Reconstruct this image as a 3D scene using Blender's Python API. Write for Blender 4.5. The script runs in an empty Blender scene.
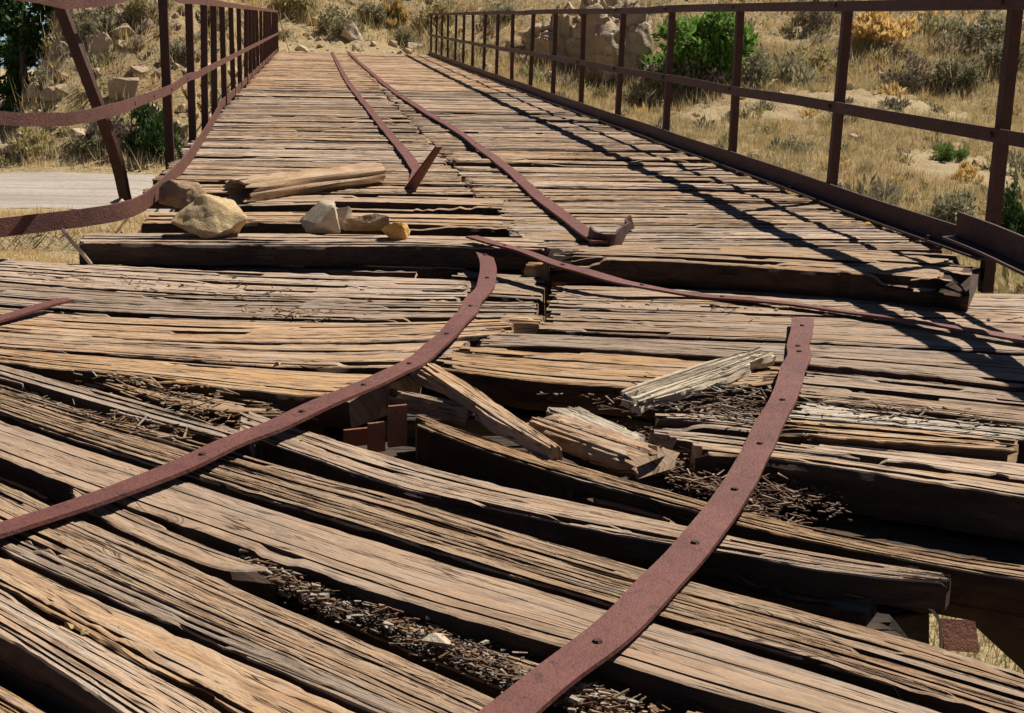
import bpy, bmesh, math, random
import numpy as np
from mathutils import Vector, Matrix, noise as mnoise

S = bpy.context.scene
COL = S.collection
random.seed(7)

# ------------------------------------------------------------------ camera, world, sun, exposure
W_, H_, F_ = 1024.0, 713.0, 1450.0
EYE = np.array((0.0, 0.0, 1.0))
ROLL = math.radians(1.4)
VPX, VPY = 312.0, 16.0
_c = np.array(((VPX - W_/2)/F_, (VPY - H_/2)/F_, 1.0))
_n = np.array((-math.sin(ROLL), math.cos(ROLL), 0.0))
_n[2] = -(_n[0]*_c[0] + _n[1]*_c[1])/_c[2]
_c /= np.linalg.norm(_c); _n /= np.linalg.norm(_n)
AY, AZ = _c, -_n                       # world axes in camera coordinates (x right, y down, z forward)
AX = np.cross(AY, AZ)
R_wc = np.stack((AX, AY, AZ), axis=1)  # columns: world axes, world -> cam
cam_d = bpy.data.cameras.new('camera'); cam = bpy.data.objects.new('camera', cam_d); COL.objects.link(cam)
cam_d.sensor_width = 36.0; cam_d.lens = F_/W_*36.0
cam_d.clip_start = 0.05; cam_d.clip_end = 2000
right = R_wc.T @ np.array((1, 0, 0)); upv = R_wc.T @ np.array((0, -1, 0)); back = R_wc.T @ np.array((0, 0, -1))
M = Matrix(((right[0], upv[0], back[0], EYE[0]), (right[1], upv[1], back[1], EYE[1]),
            (right[2], upv[2], back[2], EYE[2]), (0, 0, 0, 1)))
cam.matrix_world = M
S.camera = cam

SUN = Vector((0.70, 0.45, 1.11)).normalized()      # towards the sun
elev = math.asin(SUN.z); azim = math.atan2(SUN.x, SUN.y)
w = bpy.data.worlds.new('World'); S.world = w; w.use_nodes = True
wn = w.node_tree.nodes; wn.clear()
sky = wn.new('ShaderNodeTexSky'); sky.sky_type = 'NISHITA'; sky.sun_disc = False
sky.air_density = .38; sky.dust_density = .05; sky.altitude = 1200
sky.sun_elevation = elev; sky.sun_rotation = azim
bg = wn.new('ShaderNodeBackground'); bg.inputs['Strength'].default_value = 0.05
wo = wn.new('ShaderNodeOutputWorld')
w.node_tree.links.new(sky.outputs[0], bg.inputs[0]); w.node_tree.links.new(bg.outputs[0], wo.inputs[0])
sl = bpy.data.lights.new('sun', 'SUN'); sl.energy = 5.0; sl.angle = math.radians(0.5); sl.color = (1.0, 0.94, 0.86)
so = bpy.data.objects.new('sun', sl); COL.objects.link(so)
so.rotation_euler = SUN.to_track_quat('Z', 'Y').to_euler(); so.location = (10, 10, 30)
S.view_settings.view_transform = 'Standard'; S.view_settings.look = 'None'
S.view_settings.exposure = 0.62; S.view_settings.gamma = 1.0
S.view_settings.use_curve_mapping = False
S.render.engine = 'CYCLES'

def ray(px, py):
    return R_wc.T @ np.array(((px - W_/2)/F_, (py - H_/2)/F_, 1.0))
def P(px, py, z=0.0):
    d = ray(px, py); t = (z - EYE[2])/d[2]
    return EYE + d*t
def PY(px, py, Y):
    d = ray(px, py); return EYE + d*(Y/d[1])
def atX(px, py, X):
    d = ray(px, py); return EYE + d*(X/d[0])
def proj(pts):
    q = (np.asarray(pts) - EYE) @ R_wc.T
    return q[..., 0]/q[..., 2]*F_ + W_/2, q[..., 1]/q[..., 2]*F_ + H_/2, q[..., 2]

# ------------------------------------------------------------------ object helpers
def tag(o, label=None, cat=None, group=None, kind=None):
    if label: o['label'] = label
    if cat: o['category'] = cat
    if group: o['group'] = group
    if kind: o['kind'] = kind
    return o
def empty(name, loc=(0, 0, 0)):
    o = bpy.data.objects.new(name, None); o.location = loc; COL.objects.link(o); o.empty_display_size = .1
    return o
def link(name, me, mat=None, parent=None, mats=None):
    o = bpy.data.objects.new(name, me); COL.objects.link(o)
    if mat: me.materials.append(mat)
    if mats:
        for m in mats: me.materials.append(m)
    if parent:
        o.parent = parent
        o.matrix_parent_inverse = Matrix.Translation(-parent.location)
    return o
def np_mesh(name, V, loops, starts, totals, uv=None, smooth_ang=None, matidx=None):
    me = bpy.data.meshes.new(name)
    V = np.asarray(V, dtype=np.float32)
    me.vertices.add(len(V)); me.vertices.foreach_set('co', V.ravel())
    me.loops.add(len(loops)); me.loops.foreach_set('vertex_index', np.asarray(loops, dtype=np.int32))
    me.polygons.add(len(starts)); me.polygons.foreach_set('loop_start', np.asarray(starts, dtype=np.int32))
    if uv is not None:
        l = me.uv_layers.new(name='UVMap')
        l.data.foreach_set('uv', np.asarray(uv, dtype=np.float32)[loops].ravel())
    if matidx is not None: me.polygons.foreach_set('material_index', np.asarray(matidx, dtype=np.int32))
    me.update(calc_edges=True); me.validate()
    if smooth_ang is not None:
        me.set_sharp_from_angle(angle=math.radians(smooth_ang))
    else:
        me.shade_flat()
    return me
def faces_mesh(name, V, faces, uv=None, smooth_ang=None, matidx=None):
    tot = [len(f) for f in faces]; st = np.concatenate(([0], np.cumsum(tot)[:-1]))
    loops = np.concatenate([np.asarray(f) for f in faces])
    return np_mesh(name, V, loops, st, tot, uv, smooth_ang, matidx)
def center_origin(V):
    c = V.mean(axis=0); return V - c, c

# ------------------------------------------------------------------ materials
def mat_base(name, rough=.85):
    m = bpy.data.materials.new(name); m.use_nodes = True
    nt = m.node_tree; nt.nodes.clear()
    out = nt.nodes.new('ShaderNodeOutputMaterial'); b = nt.nodes.new('ShaderNodeBsdfPrincipled')
    b.inputs['Roughness'].default_value = rough; b.inputs['Specular IOR Level'].default_value = .25
    nt.links.new(b.outputs[0], out.inputs[0])
    return m, nt, b
def nd(nt, t, **kw):
    n = nt.nodes.new(t)
    for k, v in kw.items(): setattr(n, k, v)
    return n
def noise_n(nt, vec, scale, detail=4, rough=.55, dist=0.0):
    n = nd(nt, 'ShaderNodeTexNoise'); n.inputs['Scale'].default_value = scale
    n.inputs['Detail'].default_value = detail; n.inputs['Roughness'].default_value = rough
    n.inputs['Distortion'].default_value = dist
    if vec is not None: nt.links.new(vec, n.inputs['Vector'])
    return n.outputs['Fac']
def scale_n(nt, vec, s):
    n = nd(nt, 'ShaderNodeVectorMath', operation='MULTIPLY'); nt.links.new(vec, n.inputs[0]); n.inputs[1].default_value = s
    return n.outputs[0]
def ramp(nt, fac, stops):
    r = nd(nt, 'ShaderNodeValToRGB'); cr = r.color_ramp
    while len(cr.elements) < len(stops): cr.elements.new(.5)
    for e, (p, c) in zip(cr.elements, stops):
        e.position = p; e.color = (c[0], c[1], c[2], 1) if not isinstance(c, float) else (c, c, c, 1)
    nt.links.new(fac, r.inputs[0]); return r.outputs[0]
def mix(nt, fac, a, b, mode='MIX'):
    n = nd(nt, 'ShaderNodeMix', data_type='RGBA', blend_type=mode)
    if isinstance(fac, float): n.inputs[0].default_value = fac
    else: nt.links.new(fac, n.inputs[0])
    for s, v in ((n.inputs[6], a), (n.inputs[7], b)):
        if isinstance(v, tuple): s.default_value = (*v, 1)
        else: nt.links.new(v, s)
    return n.outputs[2]
def math_n(nt, op, a, b=None, clamp=False):
    n = nd(nt, 'ShaderNodeMath', operation=op); n.use_clamp = clamp
    for i, v in enumerate((a, b)):
        if v is None: continue
        if isinstance(v, (int, float)): n.inputs[i].default_value = v
        else: nt.links.new(v, n.inputs[i])
    return n.outputs[0]
def bump(nt, b, h, strength=.5, dist=.01):
    n = nd(nt, 'ShaderNodeBump'); n.inputs['Strength'].default_value = strength; n.inputs['Distance'].default_value = dist
    nt.links.new(h, n.inputs['Height']); nt.links.new(n.outputs[0], b.inputs['Normal'])

def wood_mat(name, light, tan, grey, dark, bumpd=.006, vmin=.76, vrng=.38):
    grey2 = tuple(.5*(x + y) for x, y in zip(grey, (.40, .35, .29))) if light[0] > .3 else grey
    m, nt, b = mat_base(name, .9)
    uv = nd(nt, 'ShaderNodeUVMap').outputs[0]
    oi = nd(nt, 'ShaderNodeObjectInfo').outputs['Random']
    cx = nd(nt, 'ShaderNodeCombineXYZ'); nt.links.new(math_n(nt, 'MULTIPLY', oi, 37.0), cx.inputs[2])
    add = nd(nt, 'ShaderNodeVectorMath', operation='ADD'); nt.links.new(uv, add.inputs[0]); nt.links.new(cx.outputs[0], add.inputs[1])
    v = add.outputs[0]
    # gentle grain waviness
    wv = noise_n(nt, scale_n(nt, v, (1.6, 3.0, 1)), 1.0, 2)
    cw = nd(nt, 'ShaderNodeCombineXYZ'); nt.links.new(math_n(nt, 'MULTIPLY', wv, .09), cw.inputs[1])
    ad2 = nd(nt, 'ShaderNodeVectorMath', operation='ADD'); nt.links.new(v, ad2.inputs[0]); nt.links.new(cw.outputs[0], ad2.inputs[1])
    vo = nd(nt, 'ShaderNodeTexVoronoi'); vo.inputs['Scale'].default_value = 1.0
    nt.links.new(scale_n(nt, v, (1.5, 5.0, 1)), vo.inputs['Vector'])
    kd = vo.outputs['Distance']
    kn = ramp(nt, kd, [(0.0, 1.0), (.30, 0.0)])
    ck_ = nd(nt, 'ShaderNodeCombineXYZ'); nt.links.new(math_n(nt, 'MULTIPLY', kn, .07), ck_.inputs[1])
    ad3 = nd(nt, 'ShaderNodeVectorMath', operation='ADD'); nt.links.new(ad2.outputs[0], ad3.inputs[0]); nt.links.new(ck_.outputs[0], ad3.inputs[1])
    g = ad3.outputs[0]
    big = noise_n(nt, scale_n(nt, v, (1.3, 6.0, 1)), 1.0, 3, .6)
    gr1 = noise_n(nt, scale_n(nt, g, (3.4, 26.0, 1)), 1.0, 8, .74, .5)
    gr2 = noise_n(nt, scale_n(nt, g, (11.0, 150.0, 1)), 1.0, 5, .75, .4)
    blot = noise_n(nt, scale_n(nt, v, (7.0, 20.0, 1)), 1.0, 5, .7)
    base = mix(nt, ramp(nt, big, [(.34, 0.0), (.62, 1.0)]), grey, tan)
    base = mix(nt, ramp(nt, gr1, [(.48, 0.0), (.68, .85)]), base, light)
    zone = ramp(nt, noise_n(nt, scale_n(nt, v, (1.1, 7.0, 1)), 1.0, 3, .6, .3), [(.40, .12), (.62, 1.0)])
    base = mix(nt, math_n(nt, 'MULTIPLY', zone, ramp(nt, gr2, [(.32, .7), (.48, 0.0)])), base, dark)
    base = mix(nt, math_n(nt, 'MULTIPLY', zone, ramp(nt, gr1, [(.25, .7), (.39, 0.0)])), base, dark)
    base = mix(nt, ramp(nt, kd, [(.035, .75), (.085, 0.0)]), base, (.10, .05, .025))
    base = mix(nt, ramp(nt, noise_n(nt, scale_n(nt, v, (2.2, 11.0, 1)), 1.0, 4, .6), [(.50, 0.0), (.66, .75)]), base, grey2)
    stain = noise_n(nt, scale_n(nt, v, (3.4, 13.0, 1)), 1.0, 6, .68, .5)
    base = mix(nt, ramp(nt, stain, [(.47, 0.0), (.66, .72)]), base, tuple(x*k_ for x, k_ in zip(tan, (.50, .46, .44))))
    base = mix(nt, ramp(nt, blot, [(.58, 0.0), (.74, .5)]), base, (.34, .17, .065) if light[0] > .3 else dark)
    base = mix(nt, ramp(nt, blot, [(.22, .6), (.38, 0.0)]), base, (.45, .39, .31) if light[0] > .3 else light)
    # open hairline checks along the grain, in two sizes, filled with dirt
    def checks(us, vs, wdt, lo_, off):
        vv = nd(nt, 'ShaderNodeVectorMath', operation='ADD'); nt.links.new(g, vv.inputs[0]); vv.inputs[1].default_value = (off, off*.7, 0)
        ck = noise_n(nt, scale_n(nt, vv.outputs[0], (us, vs, 1)), 1.0, 3, .45)
        line = math_n(nt, 'ABSOLUTE', math_n(nt, 'SUBTRACT', ck, .5))
        lm = ramp(nt, line, [(0.0, 1.0), (wdt, 0.0)])
        pres = ramp(nt, noise_n(nt, scale_n(nt, vv.outputs[0], (us*1.5, vs*.35, 1)), 1.0, 2), [(lo_, 0.0), (lo_ + .08, 1.0)])
        return math_n(nt, 'MULTIPLY', lm, pres)
    lmA = checks(1.8, 24.0, .018, .49, 3.1); lmB = checks(5.0, 70.0, .03, .52, 9.7)
    lm2 = math_n(nt, 'MAXIMUM', lmA, math_n(nt, 'MULTIPLY', math_n(nt, 'MULTIPLY', lmB, .9), zone))
    base = mix(nt, math_n(nt, 'MULTIPLY', lm2, .9), base, (.05, .03, .017))
    speck = noise_n(nt, scale_n(nt, v, (60.0, 190.0, 1)), 1.0, 4, .75)
    base = mix(nt, ramp(nt, speck, [(.30, .55), (.44, 0.0)]), base, dark)
    base = mix(nt, ramp(nt, speck, [(.60, 0.0), (.72, .5)]), base, light)
    hv = nd(nt, 'ShaderNodeHueSaturation'); nt.links.new(base, hv.inputs['Color'])
    nt.links.new(math_n(nt, 'ADD', math_n(nt, 'MULTIPLY', oi, vrng), vmin), hv.inputs['Value'])
    sat = math_n(nt, 'ADD', math_n(nt, 'MULTIPLY', math_n(nt, 'FRACT', math_n(nt, 'MULTIPLY', oi, 7.31)), .34), .78)
    nt.links.new(sat, hv.inputs['Saturation'])
    nt.links.new(hv.outputs[0], b.inputs['Base Color'])
    h = math_n(nt, 'ADD', math_n(nt, 'MULTIPLY', gr1, .22), math_n(nt, 'MULTIPLY', gr2, .26))
    h = math_n(nt, 'ADD', h, math_n(nt, 'MULTIPLY', speck, .5))
    h = math_n(nt, 'SUBTRACT', h, math_n(nt, 'MULTIPLY', lm2, 1.1))
    bump(nt, b, h, .9, bumpd)
    return m
WOOD = wood_mat('weathered_wood', (.52, .35, .205), (.39, .24, .128), (.38, .27, .175), (.14, .07, .036))
WOOD_DECK = wood_mat('weathered_deck_wood', (.57, .41, .27), (.42, .275, .165), (.43, .31, .21), (.16, .085, .048), .006, .68, .5)
WOOD_ORANGE = wood_mat('tan_wood', (.54, .345, .185), (.46, .275, .138), (.42, .27, .15), (.21, .11, .055), .005)
WOOD_GREY = wood_mat('bleached_wood', (.58, .50, .385), (.48, .40, .29), (.43, .365, .28), (.19, .14, .10))
WOOD_DARK = wood_mat('tarred_wood', (.10, .068, .044), (.065, .042, .027), (.06, .045, .032), (.025, .016, .011))

WOOD_SHADE = wood_mat('shaded_side_wood', (.11, .062, .036), (.07, .038, .022), (.06, .038, .025), (.025, .014, .009))  # near-black copy of the wood, shade of side faces put into the colour
ROT = wood_mat('rotten_wood', (.34, .20, .11), (.23, .125, .065), (.26, .17, .11), (.08, .042, .022))

def rust_mat(name, c1, c2, c3):
    m, nt, b = mat_base(name, .62)
    b.inputs['Metallic'].default_value = .0; b.inputs['Specular IOR Level'].default_value = .35
    tc = nd(nt, 'ShaderNodeTexCoord').outputs['Object']
    a = noise_n(nt, tc, 4.5, 6, .7, .5); f = noise_n(nt, tc, 90.0, 5, .7); k = noise_n(nt, tc, 30.0, 4, .6, .4)
    base = mix(nt, ramp(nt, a, [(.35, 0.0), (.65, 1.0)]), c1, c2)
    base = mix(nt, ramp(nt, f, [(.48, 0.0), (.78, .4)]), base, c3)
    base = mix(nt, ramp(nt, k, [(.28, .7), (.42, 0.0)]), base, (c1[0]*.4, c1[1]*.4, c1[2]*.4))
    o1 = noise_n(nt, tc, 11.0, 7, .75, .9)
    base = mix(nt, ramp(nt, o1, [(.58, 0.0), (.70, .6)]), base, (c3[0]*1.25, c3[1]*.95, c3[2]*.7))
    base = mix(nt, ramp(nt, o1, [(.28, .75), (.40, 0.0)]), base, (c1[0]*.35, c1[1]*.4, c1[2]*.5))
    nt.links.new(base, b.inputs['Base Color'])
    nt.links.new(ramp(nt, f, [(.3, .42), (.7, .8)]), b.inputs['Roughness'])
    bump(nt, b, math_n(nt, 'ADD', f, math_n(nt, 'MULTIPLY', o1, 1.4)), .8, .006)
    return m
RUST = rust_mat('rusted_iron', (.042, .014, .010), (.066, .022, .015), (.10, .038, .025))
RUST_RAIL = rust_mat('weathered_rail_iron', (.085, .031, .022), (.125, .048, .034), (.17, .075, .052))
RUST_STRAP = rust_mat('rusted_strap_iron', (.092, .027, .019), (.15, .048, .034), (.21, .085, .058))
RUST_BRIGHT = rust_mat('bright_rust', (.19, .06, .026), (.25, .09, .04), (.28, .125, .065))

def rock_mat(name, c1, c2, c3, sc=6.0, bd=.03):
    m, nt, b = mat_base(name, .92)
    tc = nd(nt, 'ShaderNodeTexCoord').outputs['Object']
    a = noise_n(nt, tc, sc, 6, .62, .3); f = noise_n(nt, tc, sc*7, 5, .7); st = noise_n(nt, scale_n(nt, tc, (1, 1, 3.5)), sc*1.4, 4, .6)
    base = mix(nt, ramp(nt, a, [(.36, 0.0), (.62, 1.0)]), c1, c2)
    base = mix(nt, ramp(nt, st, [(.52, 0.0), (.70, .8)]), base, c3)
    base = mix(nt, ramp(nt, f, [(.25, .55), (.45, 0.0)]), base, (c1[0]*.45, c1[1]*.42, c1[2]*.4))
    nt.links.new(base, b.inputs['Base Color'])
    bump(nt, b, math_n(nt, 'ADD', math_n(nt, 'MULTIPLY', a, 1.0), math_n(nt, 'MULTIPLY', f, .35)), .7, bd)
    return m
ROCK_Y = rock_mat('yellow_stone', (.40, .27, .12), (.50, .37, .20), (.55, .46, .33), 20, .02)
ROCK_G = rock_mat('pale_stone', (.40, .31, .21), (.52, .43, .31), (.60, .53, .43), 20, .02)
ROCK_B = rock_mat('brown_stone', (.30, .19, .11), (.38, .26, .155), (.44, .33, .22), 20, .02)
ROCK_O = rock_mat('orange_stone', (.52, .27, .06), (.60, .36, .11), (.64, .46, .20), 14)
ROCK_C = rock_mat('cliff_stone', (.36, .26, .16), (.46, .35, .23), (.54, .44, .32), 1.2, .15)

def leaf_mat(name, c1, c2, trans=.25):
    m, nt, b = mat_base(name, .8)
    g = nd(nt, 'ShaderNodeNewGeometry')
    rnd = g.outputs['Random Per Island']
    base = mix(nt, rnd, c1, c2)
    oi = nd(nt, 'ShaderNodeObjectInfo').outputs['Random']
    hv = nd(nt, 'ShaderNodeHueSaturation'); nt.links.new(base, hv.inputs['Color'])
    nt.links.new(math_n(nt, 'ADD', math_n(nt, 'MULTIPLY', oi, .4), .8), hv.inputs['Value'])
    nt.links.new(hv.outputs[0], b.inputs['Base Color'])
    tr = nd(nt, 'ShaderNodeBsdfTranslucent'); nt.links.new(hv.outputs[0], tr.inputs[0])
    mx = nd(nt, 'ShaderNodeMixShader'); mx.inputs[0].default_value = trans
    nt.links.new(b.outputs[0], mx.inputs[1]); nt.links.new(tr.outputs[0], mx.inputs[2])
    nt.links.new(mx.outputs[0], nt.nodes['Material Output'].inputs[0])
    return m
STRAW = leaf_mat('straw_grass', (.55, .41, .20), (.72, .57, .33), .4)
GOLD = leaf_mat('golden_grass', (.54, .37, .13), (.66, .48, .20), .4)
OLIVE = leaf_mat('olive_grass', (.30, .26, .115), (.44, .38, .19), .35)
SAGE = leaf_mat('sage_leaf', (.22, .205, .115), (.36, .33, .20), .3)
GREYB = leaf_mat('grey_scrub', (.20, .165, .115), (.34, .28, .20))
GREEN = leaf_mat('green_leaf', (.13, .25, .04), (.22, .36, .08), .4)
DKGREEN = leaf_mat('dark_leaf', (.028, .06, .014), (.06, .11, .03), .25)
BRIGHTG = leaf_mat('yellow_green_leaf', (.09, .16, .03), (.18, .26, .06), .3)
BARK, _nt, _b = mat_base('bark', .95)
_t = nd(_nt, 'ShaderNodeTexCoord').outputs['Object']
_nt.links.new(mix(_nt, noise_n(_nt, scale_n(_nt, _t, (8, 8, 1.5)), 1.5, 5), (.05, .035, .025), (.17, .13, .09)), _b.inputs['Base Color'])

def ground_mat():
    m, nt, b = mat_base('dry_ground', .95)
    tc = nd(nt, 'ShaderNodeNewGeometry').outputs['Position']
    a = noise_n(nt, tc, .22, 6, .6); f = noise_n(nt, tc, 2.2, 6, .7); k = noise_n(nt, tc, 11.0, 5, .7)
    base = mix(nt, ramp(nt, a, [(.38, 0.0), (.62, 1.0)]), (.33, .235, .12), (.39, .29, .16))
    base = mix(nt, ramp(nt, f, [(.50, 0.0), (.66, .8)]), base, (.30, .26, .13))
    base = mix(nt, ramp(nt, f, [(.28, .7), (.42, 0.0)]), base, (.37, .29, .19))
    base = mix(nt, ramp(nt, k, [(.30, .8), (.46, 0.0)]), base, (.22, .165, .10))
    nt.links.new(base, b.inputs['Base Color'])
    bump(nt, b, math_n(nt, 'ADD', f, math_n(nt, 'MULTIPLY', k, .6)), .9, .12)
    return m
GROUND = ground_mat()
ROADM, _nt, _b = mat_base('pale_gravel', .95)
_t = nd(_nt, 'ShaderNodeNewGeometry').outputs['Position']
_a = noise_n(_nt, _t, .5, 5); _f = noise_n(_nt, _t, 9, 5, .7)
_c1 = mix(_nt, ramp(_nt, _a, [(.35, 0.0), (.65, 1.0)]), (.31, .265, .22), (.39, .335, .28))
_tr = noise_n(_nt, scale_n(_nt, _t, (.12, 2.2, 1)), 1.0, 4, .6)
_c1 = mix(_nt, ramp(_nt, _tr, [(.42, .6), (.54, 0.0)]), _c1, (.21, .18, .15))
_nt.links.new(mix(_nt, ramp(_nt, _f, [(.35, .5), (.5, 0.0)]), _c1, (.18, .15, .12)), _b.inputs['Base Color'])
bump(_nt, _b, _f, .5, .03)

# ------------------------------------------------------------------ terrain
def smooth(a, b, x):
    t = np.clip((x - a)/(b - a), 0, 1); return t*t*(3 - 2*t)
_rs = np.random.RandomState(3)
_ph = [(_rs.uniform(-1, 1, 2)*f, _rs.uniform(0, 6.28), 1.0/f) for f in (.25, .4, .6, .9, 1.3, 1.9, 2.8, 4.0) for _ in range(3)]
def bumps(x, y):
    o = np.zeros_like(x)
    for k, p, a in _ph: o = o + np.sin(k[0]*x + k[1]*y + p)*a
    return o*.05
def terr(x, y):
    x = np.asarray(x, dtype=float); y = np.asarray(y, dtype=float)
    zr = np.interp(y, [0, 22, 30, 45, 48, 60, 90, 200], [-3.9, -3.6, -2.7, -1.05, -.2, 5.0, 16, 40])
    zl = np.interp(y, [0, 20, 26, 33.2, 34, 41, 50, 80, 200], [-3.3, -2.9, -2.5, -2.48, -2.2, 1.9, 6.0, 14, 32])
    fall = smooth(-7.7, -5.8, x)
    zfar = np.interp(y, [0, 26, 34, 60, 200, 900], [-3.3, -2.5, -2.48, -4.0, -10, -34])
    zl = zfar + (zl - zfar)*fall
    zc = np.interp(y, [0, 30, 39, 42.3, 46.5, 49.5, 63, 93, 200], [-3.7, -3.4, -2.7, -.12, -.05, .55, 5.0, 16, 40])
    wl = 1 - smooth(-3.4, -1.3, x); wr = smooth(3.3, 6.5, x)
    z = zl*wl + zr*wr + zc*(1 - wl - wr)
    amp = smooth(33, 42, y)*1.2 + .5
    amp = np.where((x < -1) & (y > 25) & (y < 33.5), .08, amp)
    amp = np.where((np.abs(x - .9) < 2.6) & (y > 40) & (y < 47), .15, amp)
    return z + bumps(x, y)*amp
def hit(px, py, lo=12.0, hi=160.0):
    d = ray(px, py); ys = np.arange(lo, hi, .15)
    t = ys/d[1]; q = EYE[None, :] + d[None, :]*t[:, None]
    below = q[:, 2] < terr(q[:, 0], q[:, 1])
    i = int(np.argmax(below)) if below.any() else len(ys) - 1
    p = q[i].copy(); p[2] = float(terr(p[0], p[1])); return p

def grid_idx(ny, nx):
    i = np.arange(ny - 1)[:, None]*nx + np.arange(nx - 1)[None, :]
    return np.stack((i, i + 1, i + 1 + nx, i + nx), axis=-1).reshape(-1, 4)
def quads_mesh(name, V, Q, uv=None, smooth_ang=None, extra=None):
    loops = Q.ravel(); st = np.arange(len(Q))*4; tot = np.full(len(Q), 4)
    return np_mesh(name, V, loops, st, tot, uv, smooth_ang)
xs = np.concatenate((np.linspace(-400, -40, 24), np.linspace(-38, -14, 40), np.linspace(-13.6, 34, 230), np.linspace(36, 60, 30), np.linspace(70, 400, 24)))
ys = np.concatenate((np.linspace(-200, -5, 16), np.linspace(0, 18, 30), np.linspace(18.3, 62, 240), np.linspace(63, 110, 40), np.linspace(120, 900, 30)))
gx, gy = np.meshgrid(xs, ys); gz = terr(gx, gy)
rr = np.random.RandomState(5)
near = (gy > 17) & (gy < 63) & (gx > -14) & (gx < 35)
roadmask = (gx < -1.2) & (gy > 25.5) & (gy < 34)
gz = gz + np.where(near, rr.normal(0, 1, gz.shape)*np.where(roadmask, .008, np.where(gy > 36, .05, .03)), 0)
V = np.stack((gx, gy, gz), -1).reshape(-1, 3)
g = link('ground', quads_mesh('ground', V, grid_idx(len(ys), len(xs)), smooth_ang=80), GROUND); tag(g, kind='structure')
# road sheet on the left
rx = np.linspace(-60, -1.6, 90); tv = np.linspace(0, 1, 14)
RX, TV = np.meshgrid(rx, tv)
RY = 27.3 + .25*np.sin(RX*.9) + TV*5.6 + .03*RX*0 + np.sin(RX*2.3 + TV*9)*.12*(np.abs(TV - .5) > .45)
RZ = terr(RX, RY) + .035 - .03*(np.abs(TV - .5)*2)**6
Vr = np.stack((RX, RY, RZ), -1).reshape(-1, 3)
rd = link('dirt_road', quads_mesh('dirt_road', Vr, grid_idx(14, 90), smooth_ang=80), ROADM); tag(rd, kind='structure')

# ------------------------------------------------------------------ plank generator
def sn(s, step, rng, amp=1.0):
    n = int(s[-1]/step) + 4; c = rng.normal(0, 1, n)
    x = s/step; i = x.astype(int); f = x - i; f = f*f*(3 - 2*f)
    return (c[i]*(1 - f) + c[i + 1]*f)*amp
def catmull(pts, n):
    pts = np.asarray(pts, float)
    seg = np.linalg.norm(np.diff(pts, axis=0), axis=1); L = np.concatenate(([0], np.cumsum(seg)))
    t = np.linspace(0, L[-1], n)
    if len(pts) < 3: return np.stack([np.interp(t, L, pts[:, k]) for k in range(pts.shape[1])], -1)
    m = np.gradient(pts, L, axis=0) if len(pts) > 2 else None
    i = np.clip(np.searchsorted(L, t, side='right') - 1, 0, len(pts) - 2)
    h = (L[i + 1] - L[i])[:, None]; u = ((t - L[i])[:, None])/h
    h00 = 2*u**3 - 3*u**2 + 1; h10 = u**3 - 2*u**2 + u; h01 = -2*u**3 + 3*u**2; h11 = u**3 - u**2
    return h00*pts[i] + h10*h*m[i] + h01*pts[i + 1] + h11*h*m[i + 1]

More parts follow.
